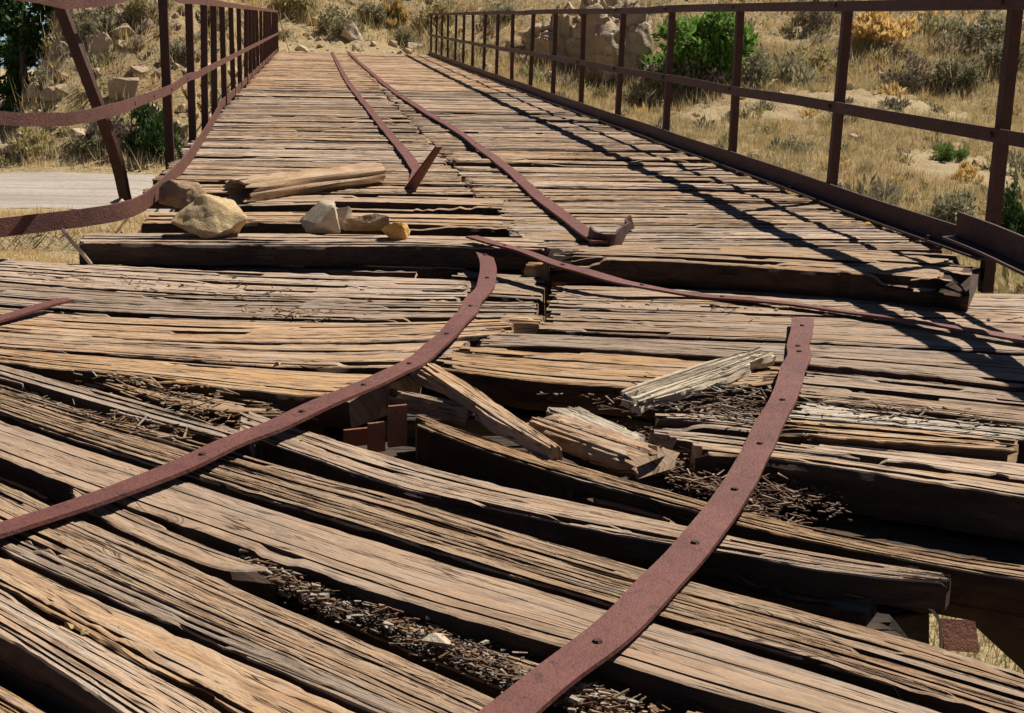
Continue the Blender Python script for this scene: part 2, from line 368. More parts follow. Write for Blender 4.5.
def plank_mesh(name, Bk, Fr, T, rng, du=.02, n=10, crack=1.0, chip=1.0, rag=.04, relief=1.0, dens=1.7, dark_ends=False, bigp=.30):
    """A weathered timber: a bundle of grain strands split by open cracks between a back and a front edge line."""
    Bk = np.asarray(Bk, float); Fr = np.asarray(Fr, float)
    L = .5*(np.linalg.norm(Bk[-1] - Bk[0]) + np.linalg.norm(Fr[-1] - Fr[0]))
    nu = max(int(L/du) + 1, 6); s = np.linspace(0, L, nu)
    Bk = catmull(Bk, nu); Fr = catmull(Fr, nu)
    Wm = float(np.linalg.norm(Bk - Fr, axis=1).mean())
    n = int(n*dens)
    fr = rng.uniform(.4, 1.6, n); b = np.concatenate(([0], np.cumsum(fr)))/fr.sum()
    com = sn(s, 1.0, rng, .022) + sn(s, .22, rng, .004)
    bj = []
    for j in range(n + 1):
        if j in (0, n):
            bj.append(b[j] + np.zeros(nu)); continue
        fade = min(1.0, 4*min(b[j], 1 - b[j]))
        bj.append(b[j] + com*fade + sn(s, .35, rng, .16/n) + sn(s, .09, rng, .04/n))
    bj = np.sort(np.array(bj), axis=0)
    nib = lambda: np.clip(sn(s, .11, rng) + sn(s, .03, rng, .25) - 1.1, 0, 1.0)*.014*min(chip, 2)/Wm
    bj[0] += sn(s, .3, rng, .005)/Wm + sn(s, .04, rng, .0022)/Wm + nib()
    bj[n] += sn(s, .3, rng, .005)/Wm + sn(s, .04, rng, .0022)/Wm - nib()
    cw = np.zeros((n + 1, nu)); cd = np.zeros((n + 1, nu))
    zone = np.clip(sn(s, .5, rng)*.55 + .75, .15, 1.5)
    for j in range(1, n):
        amp = (rng.exponential(.0013) + (rng.rand() < bigp)*(.002 + rng.exponential(.0042)))*crack + .0003
        md = zone*np.clip(sn(s, rng.uniform(.15, .6), rng)*.9 + .25 + sn(s, .05, rng)*.22, 0, 1.7)
        cw[j] = amp*md/Wm
        cd[j] = np.clip(amp*md*10.0, 0, .6*T)
    hs = np.zeros((n, nu))
    for k in range(n):
        e = 1.0 if k in (0, n - 1) else .0
        if k == 0 or rng.rand() < .35: step = rng.normal(0, .0018); und = sn(s, .4, rng, .0008)
        hs[k] = (step + und - e*abs(rng.normal(0, .004)) + rng.normal(0, .0003) + sn(s, .05, rng, .0004))*relief
        # slivers split away, tapering out along the grain
        nz = sn(s, rng.uniform(.25, .7), rng) + sn(s, .03, rng, .05)
        thr = (1.25 if k not in (0, n - 1) else .75)/max(chip, .05)
        cut = np.clip((nz - thr)*rng.uniform(1.5, 7), 0, 1)*rng.uniform(.004, .03 if e else .014)*min(chip, 1.5)
        hs[k] -= cut
    sagn = sn(s, .9, rng, .003)
    colsv, colsz, ends = [], [], []
    def add(v, z, e): colsv.append(v); colsz.append(z); ends.append(e)
    wob = lambda a: sn(s, .12, rng, a)/Wm + sn(s, .035, rng, a*.4)/Wm
    e0 = rng.normal(0, 1, 2)*rag*.3
    add(bj[0] + .02 + wob(.004), -T + 0*s, e0)
    add(bj[0] - .01 + wob(.006), -.72*T + 0*s, e0)
    add(bj[0] - .005 + wob(.006), -.42*T + 0*s, e0)
    add(bj[0] - .004 + wob(.005), -.16*T + 0*s + hs[0], e0)
    for k in range(n):
        lo = bj[k] + cw[k]*.5; hi = bj[k + 1] - cw[k + 1]*.5
        hi = np.maximum(hi, lo + .0005); wd = hi - lo
        es = rng.normal(0, 1, 2)*rag
        rl = -.0018*relief if k else -.004*relief; rh = -.0018*relief if k < n - 1 else -.004*relief
        # each lip falls to a rounded arris only where a crack is open
        add(lo, hs[k] + rl*np.clip(cw[k]*Wm/.004 + (k == 0), 0, 1), es)
        add(lo + .22*wd, hs[k] + sn(s, .04, rng, .0006)*relief, es)
        add(lo + .6*wd, hs[k] + .0006 + sn(s, .04, rng, .0006)*relief, es)
        add(hi, hs[k] + rh*np.clip(cw[k + 1]*Wm/.004 + (k == n - 1), 0, 1), es)
        if k < n - 1:
            add(np.clip(bj[k + 1], hi, None) , np.minimum(hs[k], hs[k + 1]) - cd[k + 1] - .0004, es*.6)
    add(bj[n] + .004 + wob(.005), -.16*T + 0*s + hs[n - 1], e0)
    add(bj[n] + .005 + wob(.006), -.5*T + 0*s, e0)
    add(bj[n] - .02 + wob(.004), -T + 0*s, e0)
    Vv = np.array(colsv).T; Zz = np.array(colsz).T; E = np.array(ends)       # nu x M
    Mc = Vv.shape[1]
    pos = Fr[:, None, :] + (Bk - Fr)[:, None, :]*Vv[:, :, None]
    pos[:, :, 2] += Zz + sagn[:, None]
    d = (Bk[-1] + Fr[-1] - Bk[0] - Fr[0]); d /= np.linalg.norm(d)
    reach = .16
    k0 = np.clip(1 - s/reach, 0, 1)**1.5; k1 = np.clip(1 - (L - s)/reach, 0, 1)**1.5
    sh = k0[:, None]*np.abs(E[:, 0])[None, :] - k1[:, None]*np.abs(E[:, 1])[None, :]
    pos += d[None, None, :]*sh[:, :, None]
    V = pos.reshape(-1, 3)
    Q = grid_idx(nu, Mc)[:, ::-1]
    i = np.arange(nu - 1)*Mc
    Qb = np.stack((i, i + Mc, i + Mc + Mc - 1, i + Mc - 1), -1)[:, ::-1]
    Q = np.concatenate((Q, Qb))
    loops = np.concatenate((Q.ravel(), np.arange(Mc), np.arange(Mc)[::-1] + (nu - 1)*Mc))
    st = np.concatenate((np.arange(len(Q))*4, [len(Q)*4, len(Q)*4 + Mc])); tot = np.concatenate((np.full(len(Q), 4), [Mc, Mc]))
    seg = np.sqrt((np.diff(Vv.mean(0))*Wm)**2 + np.diff(Zz.mean(0))**2); cv = np.concatenate(([0], np.cumsum(seg)))
    uv = np.stack(np.broadcast_arrays(s[:, None], cv[None, :]), -1).reshape(-1, 2) + rng.uniform(0, 40, 2)
    c = V.mean(0); V = V - c
    mi = np.zeros(len(tot), int); cc = np.tile(np.arange(Mc - 1), nu - 1)
    if dark_ends: mi[-2:] = 1  # end caps also get the shade-coloured wood
    mi[:len(cc)][(cc < 4) | (cc >= Mc - 4)] = 1; q = cc - 4; mi[:len(cc)][(q > 0) & (q < 5*n - 1) & ((q % 5 == 3) | (q % 5 == 4))] = 1; mi[len(cc):len(cc) + nu - 1] = 1  # sides, underside and crack walls get the wood with shade in its colour
    me = np_mesh(name, V, loops, st, tot, uv, smooth_ang=(14 if du < .02 else 18), matidx=mi)
    return me, c

bridge = empty('timber_bridge', (.9, 0, 0))
tag(bridge, 'old timber deck bridge with grey brown weathered planks, broken in the foreground', 'bridge')
def hero(backpx, frontpx, z, T=.10, n=9, crack=1.0, chip=1.0, rag=.03, mat=None, seed=0, du=.016, z2=None, relief=1.0, name='plank', parent=bridge, dark_ends=False, bigp=None):
    z2 = z if z2 is None else z2
    def un(pts):
        x0, x1 = pts[0][0], pts[-1][0]
        return [P(px, py, z + (z2 - z)*(px - x0)/(x1 - x0)) for px, py in pts]
    def straighten(pts, amt=.65):
        pts = np.array(pts)
        if len(pts) < 4: return pts
        t = np.concatenate(([0], np.cumsum(np.linalg.norm(np.diff(pts, axis=0), axis=1)))); t /= t[-1]
        fit = np.stack([np.polyval(np.polyfit(t, pts[:, k], 2), t) for k in range(3)], -1)
        return pts*(1 - amt) + fit*amt
    fg = min(p[1] for p in frontpx if 0 <= p[0] <= 1024) > 440 if any(0 <= p[0] <= 1024 for p in frontpx) else True
    me, c = plank_mesh(name, straighten(un(backpx)), straighten(un(frontpx)), T, np.random.RandomState(seed), du, n, crack*(.8 if fg else 1), chip, rag, relief, dens=1.25 if fg else 1.7, dark_ends=dark_ends, bigp=bigp if bigp is not None else (.13 if fg else .28))
    o = link(name, me, None, parent, [mat or WOOD, WOOD_SHADE]); o.location = Vector(c)
    return o

Z0 = -.10
# ---- foreground, from the near left corner upwards (edges traced on the deck plane)
hero([(-160, 640), (0, 740), (120, 830)], [(-160, 720), (0, 800), (90, 860)], Z0 - .02, n=8, seed=101)
hero([(-120, 612), (0, 684), (62, 722), (160, 790)], [(-120, 672), (0, 736), (60, 772), (130, 820)], Z0 - .05, n=8, seed=1, mat=WOOD_ORANGE)
hero([(-90, 540), (0, 588), (110, 649), (232, 715), (330, 770)], [(-90, 578), (0, 630), (60, 668), (130, 713), (220, 775)], Z0 + .015, T=.11, n=8, crack=1.1, seed=2)
hero([(-90, 515), (0, 554), (190, 640), (330, 699), (450, 750)], [(-90, 535), (0, 583), (110, 643), (232, 708), (330, 764)], Z0, n=6, crack=1.2, seed=3)
hero([(-80, 495), (20, 540), (219, 629), (350, 685), (450, 728)], [(-80, 514), (0, 550), (190, 637), (335, 697), (450, 748)], Z0 - .004, n=5, crack=1.3, seed=4)
hero([(-90, 440), (0, 482), (78, 517), (137, 541), (260, 598), (350, 629), (402, 650), (505, 698), (590, 738)],
     [(-90, 488), (0, 528), (25, 540), (219, 626), (350, 682), (430, 717), (500, 750)], Z0, n=15, crack=1.0, seed=5, relief=1.2)
hero([(60, 478), (113, 503), (171, 527), (232, 551), (284, 569)], [(60, 497), (85, 510), (140, 537), (235, 573), (282, 577)], Z0 - .012, n=5, crack=1.3, chip=1.4, rag=.06, seed=6)
hero([(-60, 436), (0, 463), (70, 490)], [(-60, 455), (0, 482), (66, 508)], Z0 - .06, n=6, crack=1.5, chip=2, seed=61, rag=.05)
hero([(300, 572), (400, 612), (470, 640), (545, 660)], [(318, 594), (400, 630), (500, 668), (550, 690)], Z0 - .04, n=9, crack=2.0, chip=2.4, rag=.06, seed=7)
hero([(-90, 382), (0, 418), (143, 464), (300, 514), (460, 562), (614, 606), (850, 672), (960, 713), (1080, 760)],
     [(-90, 420), (0, 452), (85, 486), (205, 527), (350, 581), (402, 597), (580, 642), (700, 683), (814, 713), (940, 760)], Z0 + .008, T=.11, n=8, crack=.6, chip=.5, mat=WOOD_ORANGE, seed=8, relief=.7, bigp=.06)
hero([(-90, 350), (0, 385), (102, 418), (190, 440), (300, 472), (418, 497), (488, 522), (680, 576), (791, 603), (915, 637), (1024, 677), (1110, 706)],
     [(-90, 378), (0, 415), (143, 461), (300, 511), (460, 559), (614, 603), (850, 668), (960, 709), (1090, 755)], Z0, T=.11, n=13, crack=1.2, chip=1.1, seed=9, relief=1.3)
hero([(700, 700), (850, 738), (1000, 790)], [(660, 728), (800, 772), (930, 820)], Z0 - .03, n=9, seed=102, mat=WOOD_ORANGE)
hero([(500, 724), (640, 772), (760, 815)], [(470, 770), (600, 812), (700, 850)], Z0, n=9, seed=103)
# ---- second group
hero([(-90, 335), (0, 365), (105, 391), (219, 423), (262, 436)], [(-90, 345), (0, 377), (105, 408), (190, 430), (250, 447)], Z0 + .008, n=7, crack=1.2, chip=1.3, rag=.06, seed=10)
hero([(40, 355), (171, 385), (240, 394), (292, 404)], [(40, 362), (160, 395), (230, 415), (285, 411)], Z0 - .02, n=6, crack=1.6, chip=2.2, rag=.07, seed=11)
hero([(238, 409), (300, 427), (400, 458), (488, 484), (600, 505), (685, 524), (760, 542), (840, 556), (952, 574)],
     [(240, 432), (300, 452), (394, 488), (512, 510), (600, 526), (685, 543), (760, 558), (835, 572), (946, 581)], Z0 - .002, T=.062, n=9, crack=1.1, seed=12, chip=1.3, dark_ends=True)
hero([(412, 413), (500, 441), (620, 475), (740, 513), (865, 541), (1024, 562), (1110, 572)],
     [(414, 424), (500, 453), (560, 472), (690, 510), (760, 530), (865, 551), (1024, 577), (1110, 590)], Z0 - .03, T=.12, n=6, crack=1.1, seed=13)
hero([(690, 438), (830, 456), (1024, 484), (1110, 498)], [(694, 449), (830, 466), (1024, 498), (1110, 514)], Z0, T=.12, n=6, crack=1.0, seed=14)
hero([(652, 411), (700, 412), (768, 420)], [(654, 420), (700, 424), (764, 431)], Z0 - .01, n=5, seed=15, rag=.05, crack=1.3)
hero([(646, 428), (700, 432), (800, 444), (860, 452)], [(648, 437), (700, 442), (800, 455), (862, 462)], Z0 - .015, n=5, seed=16, rag=.05, crack=1.4, chip=1.5)
hero([(770, 417), (900, 427), (1022, 440)], [(770, 431), (900, 443), (1018, 451)], Z0 + .004, n=8, seed=17, rag=.06, crack=1.3, chip=1.4)
hero([(800, 440), (920, 452), (1024, 462), (1110, 474)], [(790, 448), (900, 462), (1024, 478), (1110, 492)], Z0 - .02, n=6, seed=18, crack=1.5, chip=1.6)
hero([(790, 400), (900, 408), (1024, 424), (1110, 432)], [(785, 414), (900, 425), (1024, 437), (1110, 448)], Z0 - .02, n=9, seed=19, crack=1.6, chip=2.0, mat=WOOD_GREY)
# ---- right upper rows
hero([(552, 286), (758, 290), (1024, 293), (1110, 294)], [(545, 308), (700, 313), (1024, 324), (1110, 328)], Z0, n=12, seed=20, crack=1.2, chip=1.4)
hero([(545, 310), (700, 315), (1024, 326), (1110, 330)], [(535, 329), (646, 335), (750, 339), (1024, 352), (1110, 357)], Z0 - .006, n=9, seed=21, crack=1.1, chip=1.1)
hero([(500, 331), (646, 338), (750, 341), (1024, 355), (1110, 360)], [(470, 344), (605, 350), (700, 356), (810, 366), (938, 379), (1024, 389), (1110, 398)], Z0, n=8, seed=22, crack=1.0)
hero([(440, 343), (605, 352), (700, 358), (780, 365), (810, 368)], [(425, 365), (560, 380), (640, 386), (720, 384), (800, 380)], Z0 - .004, n=9, seed=23, crack=1.2, chip=1.2, rag=.06)
hero([(800, 368), (938, 381), (1024, 392), (1110, 400)], [(790, 382), (900, 392), (1024, 406), (1110, 414)], Z0 - .01, n=7, seed=24, crack=1.1)
hero([(790, 384), (900, 394), (1024, 408), (1110, 416)], [(785, 396), (900, 405), (1024, 420), (1110, 428)], Z0 - .004, n=7, seed=25, crack=1.3, chip=1.3)
# ---- left upper rows
hero([(-110, 249), (0, 258), (137, 266), (350, 273), (470, 280)], [(-110, 272), (0, 282), (130, 291), (350, 297), (465, 300)], Z0 + .004, n=13, seed=30, crack=1.2, chip=1.8)
hero([(450, 268), (548, 276)], [(455, 292), (545, 298)], Z0 - .02, n=8, seed=31, crack=1.2, chip=1.6, T=.12)
hero([(-110, 273), (0, 284), (130, 293), (350, 299), (540, 303)], [(-110, 295), (0, 306), (130, 314), (350, 321), (535, 322)], Z0, n=12, seed=32, crack=1.2, chip=1.6, relief=1.3)
hero([(-110, 297), (0, 308), (130, 316), (350, 323), (515, 319)], [(-110, 317), (0, 330), (143, 338), (350, 343), (512, 334)], Z0 + .002, n=10, seed=33, crack=1.1, chip=1.2)
hero([(-110, 319), (0, 332), (143, 340), (350, 345), (470, 340)], [(-110, 333), (0, 346), (143, 356), (300, 367), (440, 363)], Z0 - .006, n=9, seed=34, crack=1.2, chip=1.3)
hero([(-110, 335), (0, 348), (143, 358), (240, 366), (345, 373), (420, 372)], [(-110, 347), (0, 362), (80, 371), (164, 378), (240, 388), (300, 396), (350, 396)], Z0 + .004, n=9, seed=35, crack=1.0, chip=1.1, rag=.08)
hero([(-110, 341), (0, 356), (100, 370), (200, 385)], [(-110, 347), (0, 366), (100, 386), (190, 402)], Z0 - .035, n=7, seed=36, crack=1.7, chip=2.2, rag=.08)
# ---- rotten strips sunk in the gaps
for i, (bk, fr, dz) in enumerate((
        ([(430, 494), (520, 514), (610, 528), (690, 548)], [(440, 508), (530, 527), (620, 543), (700, 560)], -.045),
        ([(690, 548), (780, 570), (880, 590)], [(690, 560), (770, 584), (870, 602)], -.05),
        ([(560, 478), (640, 500), (720, 522)], [(560, 488), (640, 511), (716, 534)], -.06),
        ([(300, 444), (380, 466), (470, 492)], [(300, 456), (380, 480), (460, 505)], -.05),
        ([(800, 470), (900, 484), (1024, 504), (1100, 515)], [(800, 484), (900, 500), (1024, 520), (1100, 532)], -.075),
        ([(430, 366), (520, 380), (620, 388)], [(440, 376), (530, 390), (620, 397)], -.06),
        ([(560, 290 - 8), (700, 286), (860, 290)], [(560, 292), (700, 293), (860, 296)], -.03),
        ([(100, 262), (250, 263), (420, 266)], [(100, 268), (250, 271), (420, 274)], -.02),
        ([(0, 455), (90, 490), (170, 520)], [(0, 468), (85, 502), (165, 530)], -.05))):
    hero(bk, fr, Z0 + dz, T=.05, n=6, crack=1.6, chip=2.6, rag=.08, seed=600 + i, mat=ROT, relief=2.2)
# ---- front timbers of the far deck
hero([(182, 195), (350, 194), (508, 197)], [(180, 204), (350, 203), (503, 206)], .02, T=.13, n=6, seed=40, chip=1.2, rag=.01)
hero([(150, 211), (300, 212), (520, 216)], [(140, 221), (300, 222), (520, 228)], .0, T=.12, n=7, seed=41, crack=1.2, chip=1.3)
hero([(82, 233), (300, 233), (545, 238)], [(78, 242), (300, 245), (420, 243), (548, 250)], -.005, T=.10, n=7, seed=47, crack=1.3, chip=1.0)
hero([(300, 254), (420, 256), (500, 258)], [(300, 262), (420, 266), (500, 266)], Z0, T=.08, n=5, seed=43, crack=1.3, chip=1.6, rag=.06)
hero([(546, 245), (650, 245), (750, 246), (880, 250), (985, 256)], [(547, 257), (650, 260), (750, 267), (850, 274), (972, 285)], 0.012, T=.11, n=9, seed=151, crack=1.4, chip=2.6, rag=.14, dark_ends=True)
hero([(500, 220), (600, 222), (548, 222)][:2], [(512, 238), (604, 240)], 0.0, T=.12, n=8, seed=45, crack=1.3, chip=1.4)

# ---- far deck rows
rng = np.random.RandomState(11)
XL, XC, XR = -.95, .955, 2.93
def deck_mesh(L, seed, du, n, T=.1):
    r = np.random.RandomState(seed); Wd = .215 + r.uniform(-.012, .012)
    Bk = np.array(((-L/2, Wd/2, 0), (0, Wd/2 + r.normal(0, .006), 0), (L/2, Wd/2, 0))); Fr = Bk.copy(); Fr[:, 1] -= Wd
    me, c = plank_mesh('plank', Bk, Fr, T, r, du, n, 1.0, 1.3, .035, 1.0, 1.5)
    me.materials.append(WOOD_DECK); me.materials.append(WOOD_SHADE); return me, c
hi = [deck_mesh(1.93, 300 + i, .03, 8) for i in range(12)]
lo = [deck_mesh(1.93, 330 + i, .09, 4) for i in range(8)]
pitch = .226
bow_of = lambda yv: .00025*max(yv - 8, 0)**2
rest = []
def deck_row(y, side, variants, wf):
    me, c = variants[rng.randint(len(variants))]
    o = bpy.data.objects.new('plank', me); COL.objects.link(o); o.parent = bridge
    o.matrix_parent_inverse = Matrix.Translation(-bridge.location)
    xc = (XL + XC)/2 if side < 0 else (XC + XR)/2
    o.location = (xc + rng.normal(0, .018), y, c[2] + rng.normal(0, .006))
    o.rotation_euler = (rng.normal(0, .009), rng.normal(0, .004), rng.normal(0, .007) + (math.pi if rng.rand() < .5 else 0))
    o.scale = (1 if side < 0 else 1.05 + bow_of(y)/2, wf, 1)
    if side > 0: o.location.x += .03 + bow_of(y)/2
    return o
y = 8.62
while y < 21:
    wf = rng.uniform(.78, 1.25); deck_row(y + pitch*(wf - 1)/2, -1, hi if y < 15 else lo, wf); y += pitch*wf + abs(rng.normal(0, .006))
yl = y
y = 6.62
while y < 21:
    wf = rng.uniform(.78, 1.25); deck_row(y + pitch*(wf - 1)/2, 1, hi if y < 15 else lo, wf); y += pitch*wf + abs(rng.normal(0, .006))
yr = y
# rows too far off to be told apart, joined
def far_rows():
    Vs, Ls, Ts, UVs = [], [], [], []; off = 0
    loops_all = []; tots = []
    for side, y0 in ((-1, yl), (1, yr)):
        y = y0
        while y < 42.3:
            me, c = lo[rng.randint(len(lo))]
            nv = len(me.vertices); co = np.empty(nv*3, np.float32); me.vertices.foreach_get('co', co); co = co.reshape(-1, 3)
            a = rng.normal(0, .006) + (math.pi if rng.rand() < .5 else 0); ca, sa = math.cos(a), math.sin(a)
            xc = (XL + XC)/2 if side < 0 else (XC + XR)/2
            kx = 1 if side < 0 else 1.05 + bow_of(y)/2
            if side > 0: xc += .03 + bow_of(y)/2
            q = np.stack(((co[:, 0]*ca - co[:, 1]*sa)*kx + xc + rng.normal(0, .02), co[:, 0]*sa + co[:, 1]*ca + y, co[:, 2] + c[2] + rng.normal(0, .004) + co[:, 1]*rng.normal(0, .015)), -1)
            nl = len(me.loops); li = np.empty(nl, np.int32); me.loops.foreach_get('vertex_index', li)
            tt = np.empty(len(me.polygons), np.int32); me.polygons.foreach_get('loop_total', tt)
            uvl = np.empty(nl*2, np.float32); me.uv_layers[0].data.foreach_get('uv', uvl)
            uvv = np.zeros((nv, 2), np.float32); uvv[li] = uvl.reshape(-1, 2) + rng.uniform(0, 30, 2)
            Vs.append(q); loops_all.append(li + off); tots.append(tt); UVs.append(uvv); off += nv
            y += pitch + rng.normal(0, .005)
    tots = np.concatenate(tots); st = np.concatenate(([0], np.cumsum(tots)[:-1]))
    me = np_mesh('distant_planks', np.concatenate(Vs), np.concatenate(loops_all), st, tots, np.concatenate(UVs), 38)
    o = link('distant_planks', me, WOOD_DECK, bridge); o['kind'] = 'stuff'
far_rows()

# ------------------------------------------------------------------ simple solids
def box_me(name, sx, sy, sz, bev=.004):
    bm = bmesh.new(); bmesh.ops.create_cube(bm, size=1); bmesh.ops.scale(bm, vec=(sx, sy, sz), verts=bm.verts)
    if bev: bmesh.ops.bevel(bm, geom=bm.edges[:], offset=bev, segments=1, affect='EDGES')
    me = bpy.data.meshes.new(name); bm.to_mesh(me); bm.free(); return me
def sweep(name, path, sides, ups, prof, mat, parent=None, smooth_ang=35, n=None):
    path = np.asarray(path, float); sides = np.asarray(sides, float); ups = np.asarray(ups, float)
    if sides.ndim == 1: sides = np.tile(sides, (len(path), 1))
    if ups.ndim == 1: ups = np.tile(ups, (len(path), 1))
    K = len(prof); N = len(path)
    V = (path[:, None, :] + sides[:, None, :]*np.array([p[0] for p in prof])[None, :, None] + ups[:, None, :]*np.array([p[1] for p in prof])[None, :, None]).reshape(-1, 3)
    F = []
    for i in range(N - 1):
        for k in range(K): F.append((i*K + k, i*K + (k + 1) % K, (i + 1)*K + (k + 1) % K, (i + 1)*K + k))
    F.append(tuple(range(K))[::-1]); F.append(tuple((N - 1)*K + k for k in range(K)))
    Vc, c = center_origin(V)
    me = faces_mesh(name, Vc, F, smooth_ang=smooth_ang)
    bm = bmesh.new(); bm.from_mesh(me); bmesh.ops.recalc_face_normals(bm, faces=bm.faces[:]); bm.to_mesh(me); bm.free()
    o = link(name, me, mat, parent); o.location = Vector(c); return o
def frames(path):
    t = np.gradient(path, axis=0); t /= np.linalg.norm(t, axis=1)[:, None]
    return t
def rect(w, t): return [(-w/2, 0), (w/2, 0), (w/2, t), (-w/2, t)]
def wobble(path, amp, seed, step=.35):
    r = np.random.RandomState(seed); s = np.concatenate(([0], np.cumsum(np.linalg.norm(np.diff(path, axis=0), axis=1))))
    p = path.copy()
    for k in range(3): p[:, k] += sn(s, step, r, amp)
    return p

# supports under the deck, with lower timbers added to keep the holes dark
for x in (-.75, .1, 1.75, 2.62):
    o = link('stringer', box_me('stringer', .16, 43.5, .26, .01), WOOD_DARK, bridge); o.location = (x, 20.5, -.36)
o = link('stringer', box_me('stringer', .2, 36, .26, .01), WOOD_DARK, bridge); o.location = (.95, 24.3, -.36)
for i, yb in enumerate((.9, 1.65, 2.15, 2.6, 2.95, 3.3, 3.7, 4.15, 4.7, 5.4, 6.2)):
    x1 = 1.25 if yb < 3.1 else 3.0
    me, c = plank_mesh('added_lower_timber', [(-1.6, yb + .18, -.24), (x1, yb + .18 - .02*i, -.24)], [(-1.6, yb - .18, -.24), (x1, yb - .18 - .02*i, -.24)], .1, np.random.RandomState(500 + i), .06, 6, 1.2, 1.5, .05)
    o = link('added_lower_timber', me, None, bridge, [WOOD_DARK, WOOD_DARK]); o.location = Vector(c)
for yb in np.arange(9.6, 39, 3.72):
    o = link('cross_girder', box_me('cross_girder', 4.3, .2, .3, .01), RUST, bridge); o.location = (.92, yb, -.65)

# ------------------------------------------------------------------ railings
def angle_prof(a, t=.008): return [(0, 0), (a, 0), (a, t), (t, t), (t, a), (0, a)]
RY0, RSP, NR = 6.12, 2.085, 18
bow = lambda yv: .00025*np.maximum(np.asarray(yv, float) - 8, 0)**2
rr_ = empty('iron_railing', (2.98, 22, 0))
tag(rr_, 'long straight rusty iron railing along the right edge of the deck', 'railing')
for k in range(NR):
    yy = RY0 + RSP*k
    lean = .015*math.sin(k*2.1) + .01
    zb = -.15 if k == 0 else -.12
    sweep('post', [(3.0 + bow(yy), yy, zb), (3.0 + bow(yy) + lean*.5, yy, .5), (3.0 + bow(yy) + lean, yy, 1.14)], (1, 0, 0), (0, 1, 0), [(0, 0), (.052, 0), (.052, .01), (.01, .01), (.01, .05), (0, .05)], RUST, rr_)
ypath = np.linspace(5.2, 38.6, 90)
def rpath(x, z, seed, amp=.004, y0=5.2, y1=42.2, n=90):
    yv = np.linspace(y0, y1, n); p = np.stack((x + bow(yv), yv, np.full(n, z)), -1); return wobble(p, amp, seed, 1.4)
sweep('top_rail', rpath(3.005, 1.098, 1, y0=3.6), (1, 0, 0), (0, 0, 1), [(-.028, 0), (.06, 0), (.06, .01), (-.018, .01), (-.018, .055), (-.028, .055)], RUST, rr_)
sweep('middle_rail', rpath(2.992, .528, 2, y0=4.6), (1, 0, 0), (0, 0, 1), [(-.010, 0), (0, 0), (0, .062), (-.010, .062)], RUST, rr_)
sweep('bottom_rail', rpath(2.988, .012, 3, .003, y0=6.05), (1, 0, 0), (0, 0, 1), [(-.065, 0), (.012, 0), (.012, .105), (0, .105), (0, .011), (-.065, .011)], RUST, rr_)
pb = np.array([P(955, 238, .17), P(985, 250, .16), P(1024, 268, .16), P(1075, 292, .17), P(1180, 340, .19)])
sweep('bottom_rail', catmull(pb, 14), (.93, .36, 0), (0, 0, 1), [(-.075, 0), (.012, 0), (.012, .11), (0, .11), (0, .011), (-.075, .011)], RUST, rr_)
def bolt_me(r, h):
    bm = bmesh.new(); bmesh.ops.create_cone(bm, cap_ends=True, segments=8, radius1=r, radius2=r*.7, depth=h); me = bpy.data.meshes.new('bolt'); bm.to_mesh(me); bm.free(); return me
BOLT = bolt_me(.017, .018); BOLT.materials.append(RUST)
def bolt(loc, parent, rot=(0, 0, 0)):
    o = bpy.data.objects.new('bolt', BOLT); COL.objects.link(o); o.parent = parent
    o.matrix_parent_inverse = Matrix.Translation(-parent.location); o.location = loc; o.rotation_euler = rot; return o
pl = link('splice_plate', box_me('splice_plate', .012, .16, .075, .002), RUST, rr_); pl.location = (2.985, 5.75, .559)
for k in range(9):
    yy = RY0 + RSP*k
    bolt((2.978, yy + .02, .558), rr_, (0, -math.pi/2, 0)); bolt((2.972, yy + .03, 1.13), rr_, (0, -math.pi/2, 0)); bolt((2.945, yy + .5, .03), rr_)

lr = empty('iron_railing', (-.97, 22, 0))
tag(lr, 'buckled rusty iron railing along the left edge, bent outwards beside a leaning post', 'railing')
LPX = [167, 190.5, 203, 213, 223.6, 233, 239.5, 245.5, 250]
LYS = [float(atX(px, 60, -.985)[1]) for px in LPX]
while LYS[-1] < 41.5: LYS.append(LYS[-1] + 1.75)
for k, yy in enumerate(LYS):
    lean = -.02*math.cos(k*1.3)
    sweep('post', [(-.955, yy, -.15), (-.955 + lean*.5, yy, .5), (-.955 + lean, yy, 1.12)], (-1, 0, 0), (0, 1, 0), [(0, 0), (.06, 0), (.06, .012), (.012, .012), (.012, .06), (0, .06)], RUST, lr)
# last brace of the left railing
sweep('brace', [(-.97, 42.0, 1.1), (-.62, 40.6, .02)], (0, 1, 0), (1, 0, 0), rect(.06, .02), RUST, lr)
pt = PY(63, 4, 7.25); pm = P(130, 204, -.05)
sweep('post', catmull([pm, PY(107, 120, 7.3), pt], 8), (-.97, .24, 0), (.24, .97, 0), [(0, 0), (.055, 0), (.055, .012), (.012, .012), (.012, .045), (0, .045)], RUST, lr)['label'] = 'leaning rusty post, top tilted outwards'
def side_of(path):
    t = frames(path); s = np.stack((t[:, 1], -t[:, 0], 0*t[:, 0]), -1); return s/np.linalg.norm(s, axis=1)[:, None]
ly = [(-.95, yv) for yv in np.linspace(42.0, 10.9, 24)]
mid = np.array([(x, yv, .505) for x, yv in ly[:-1]] + [tuple(atX(191, 76, -.945)), tuple(atX(168, 90, -.94)), tuple(PY(140, 100, 8.4)), tuple(PY(106, 111, 7.1)), tuple(PY(70, 119, 6.7)), tuple(PY(36, 120, 6.5)), tuple(PY(0, 118, 6.3)), tuple(PY(-70, 112, 6.0))])
mp = catmull(mid, 140); sweep('middle_rail', mp, -side_of(mp), (0, 0, 1), [(0, -.029), (.010, -.029), (.010, .029), (0, .029)], RUST_RAIL, lr)
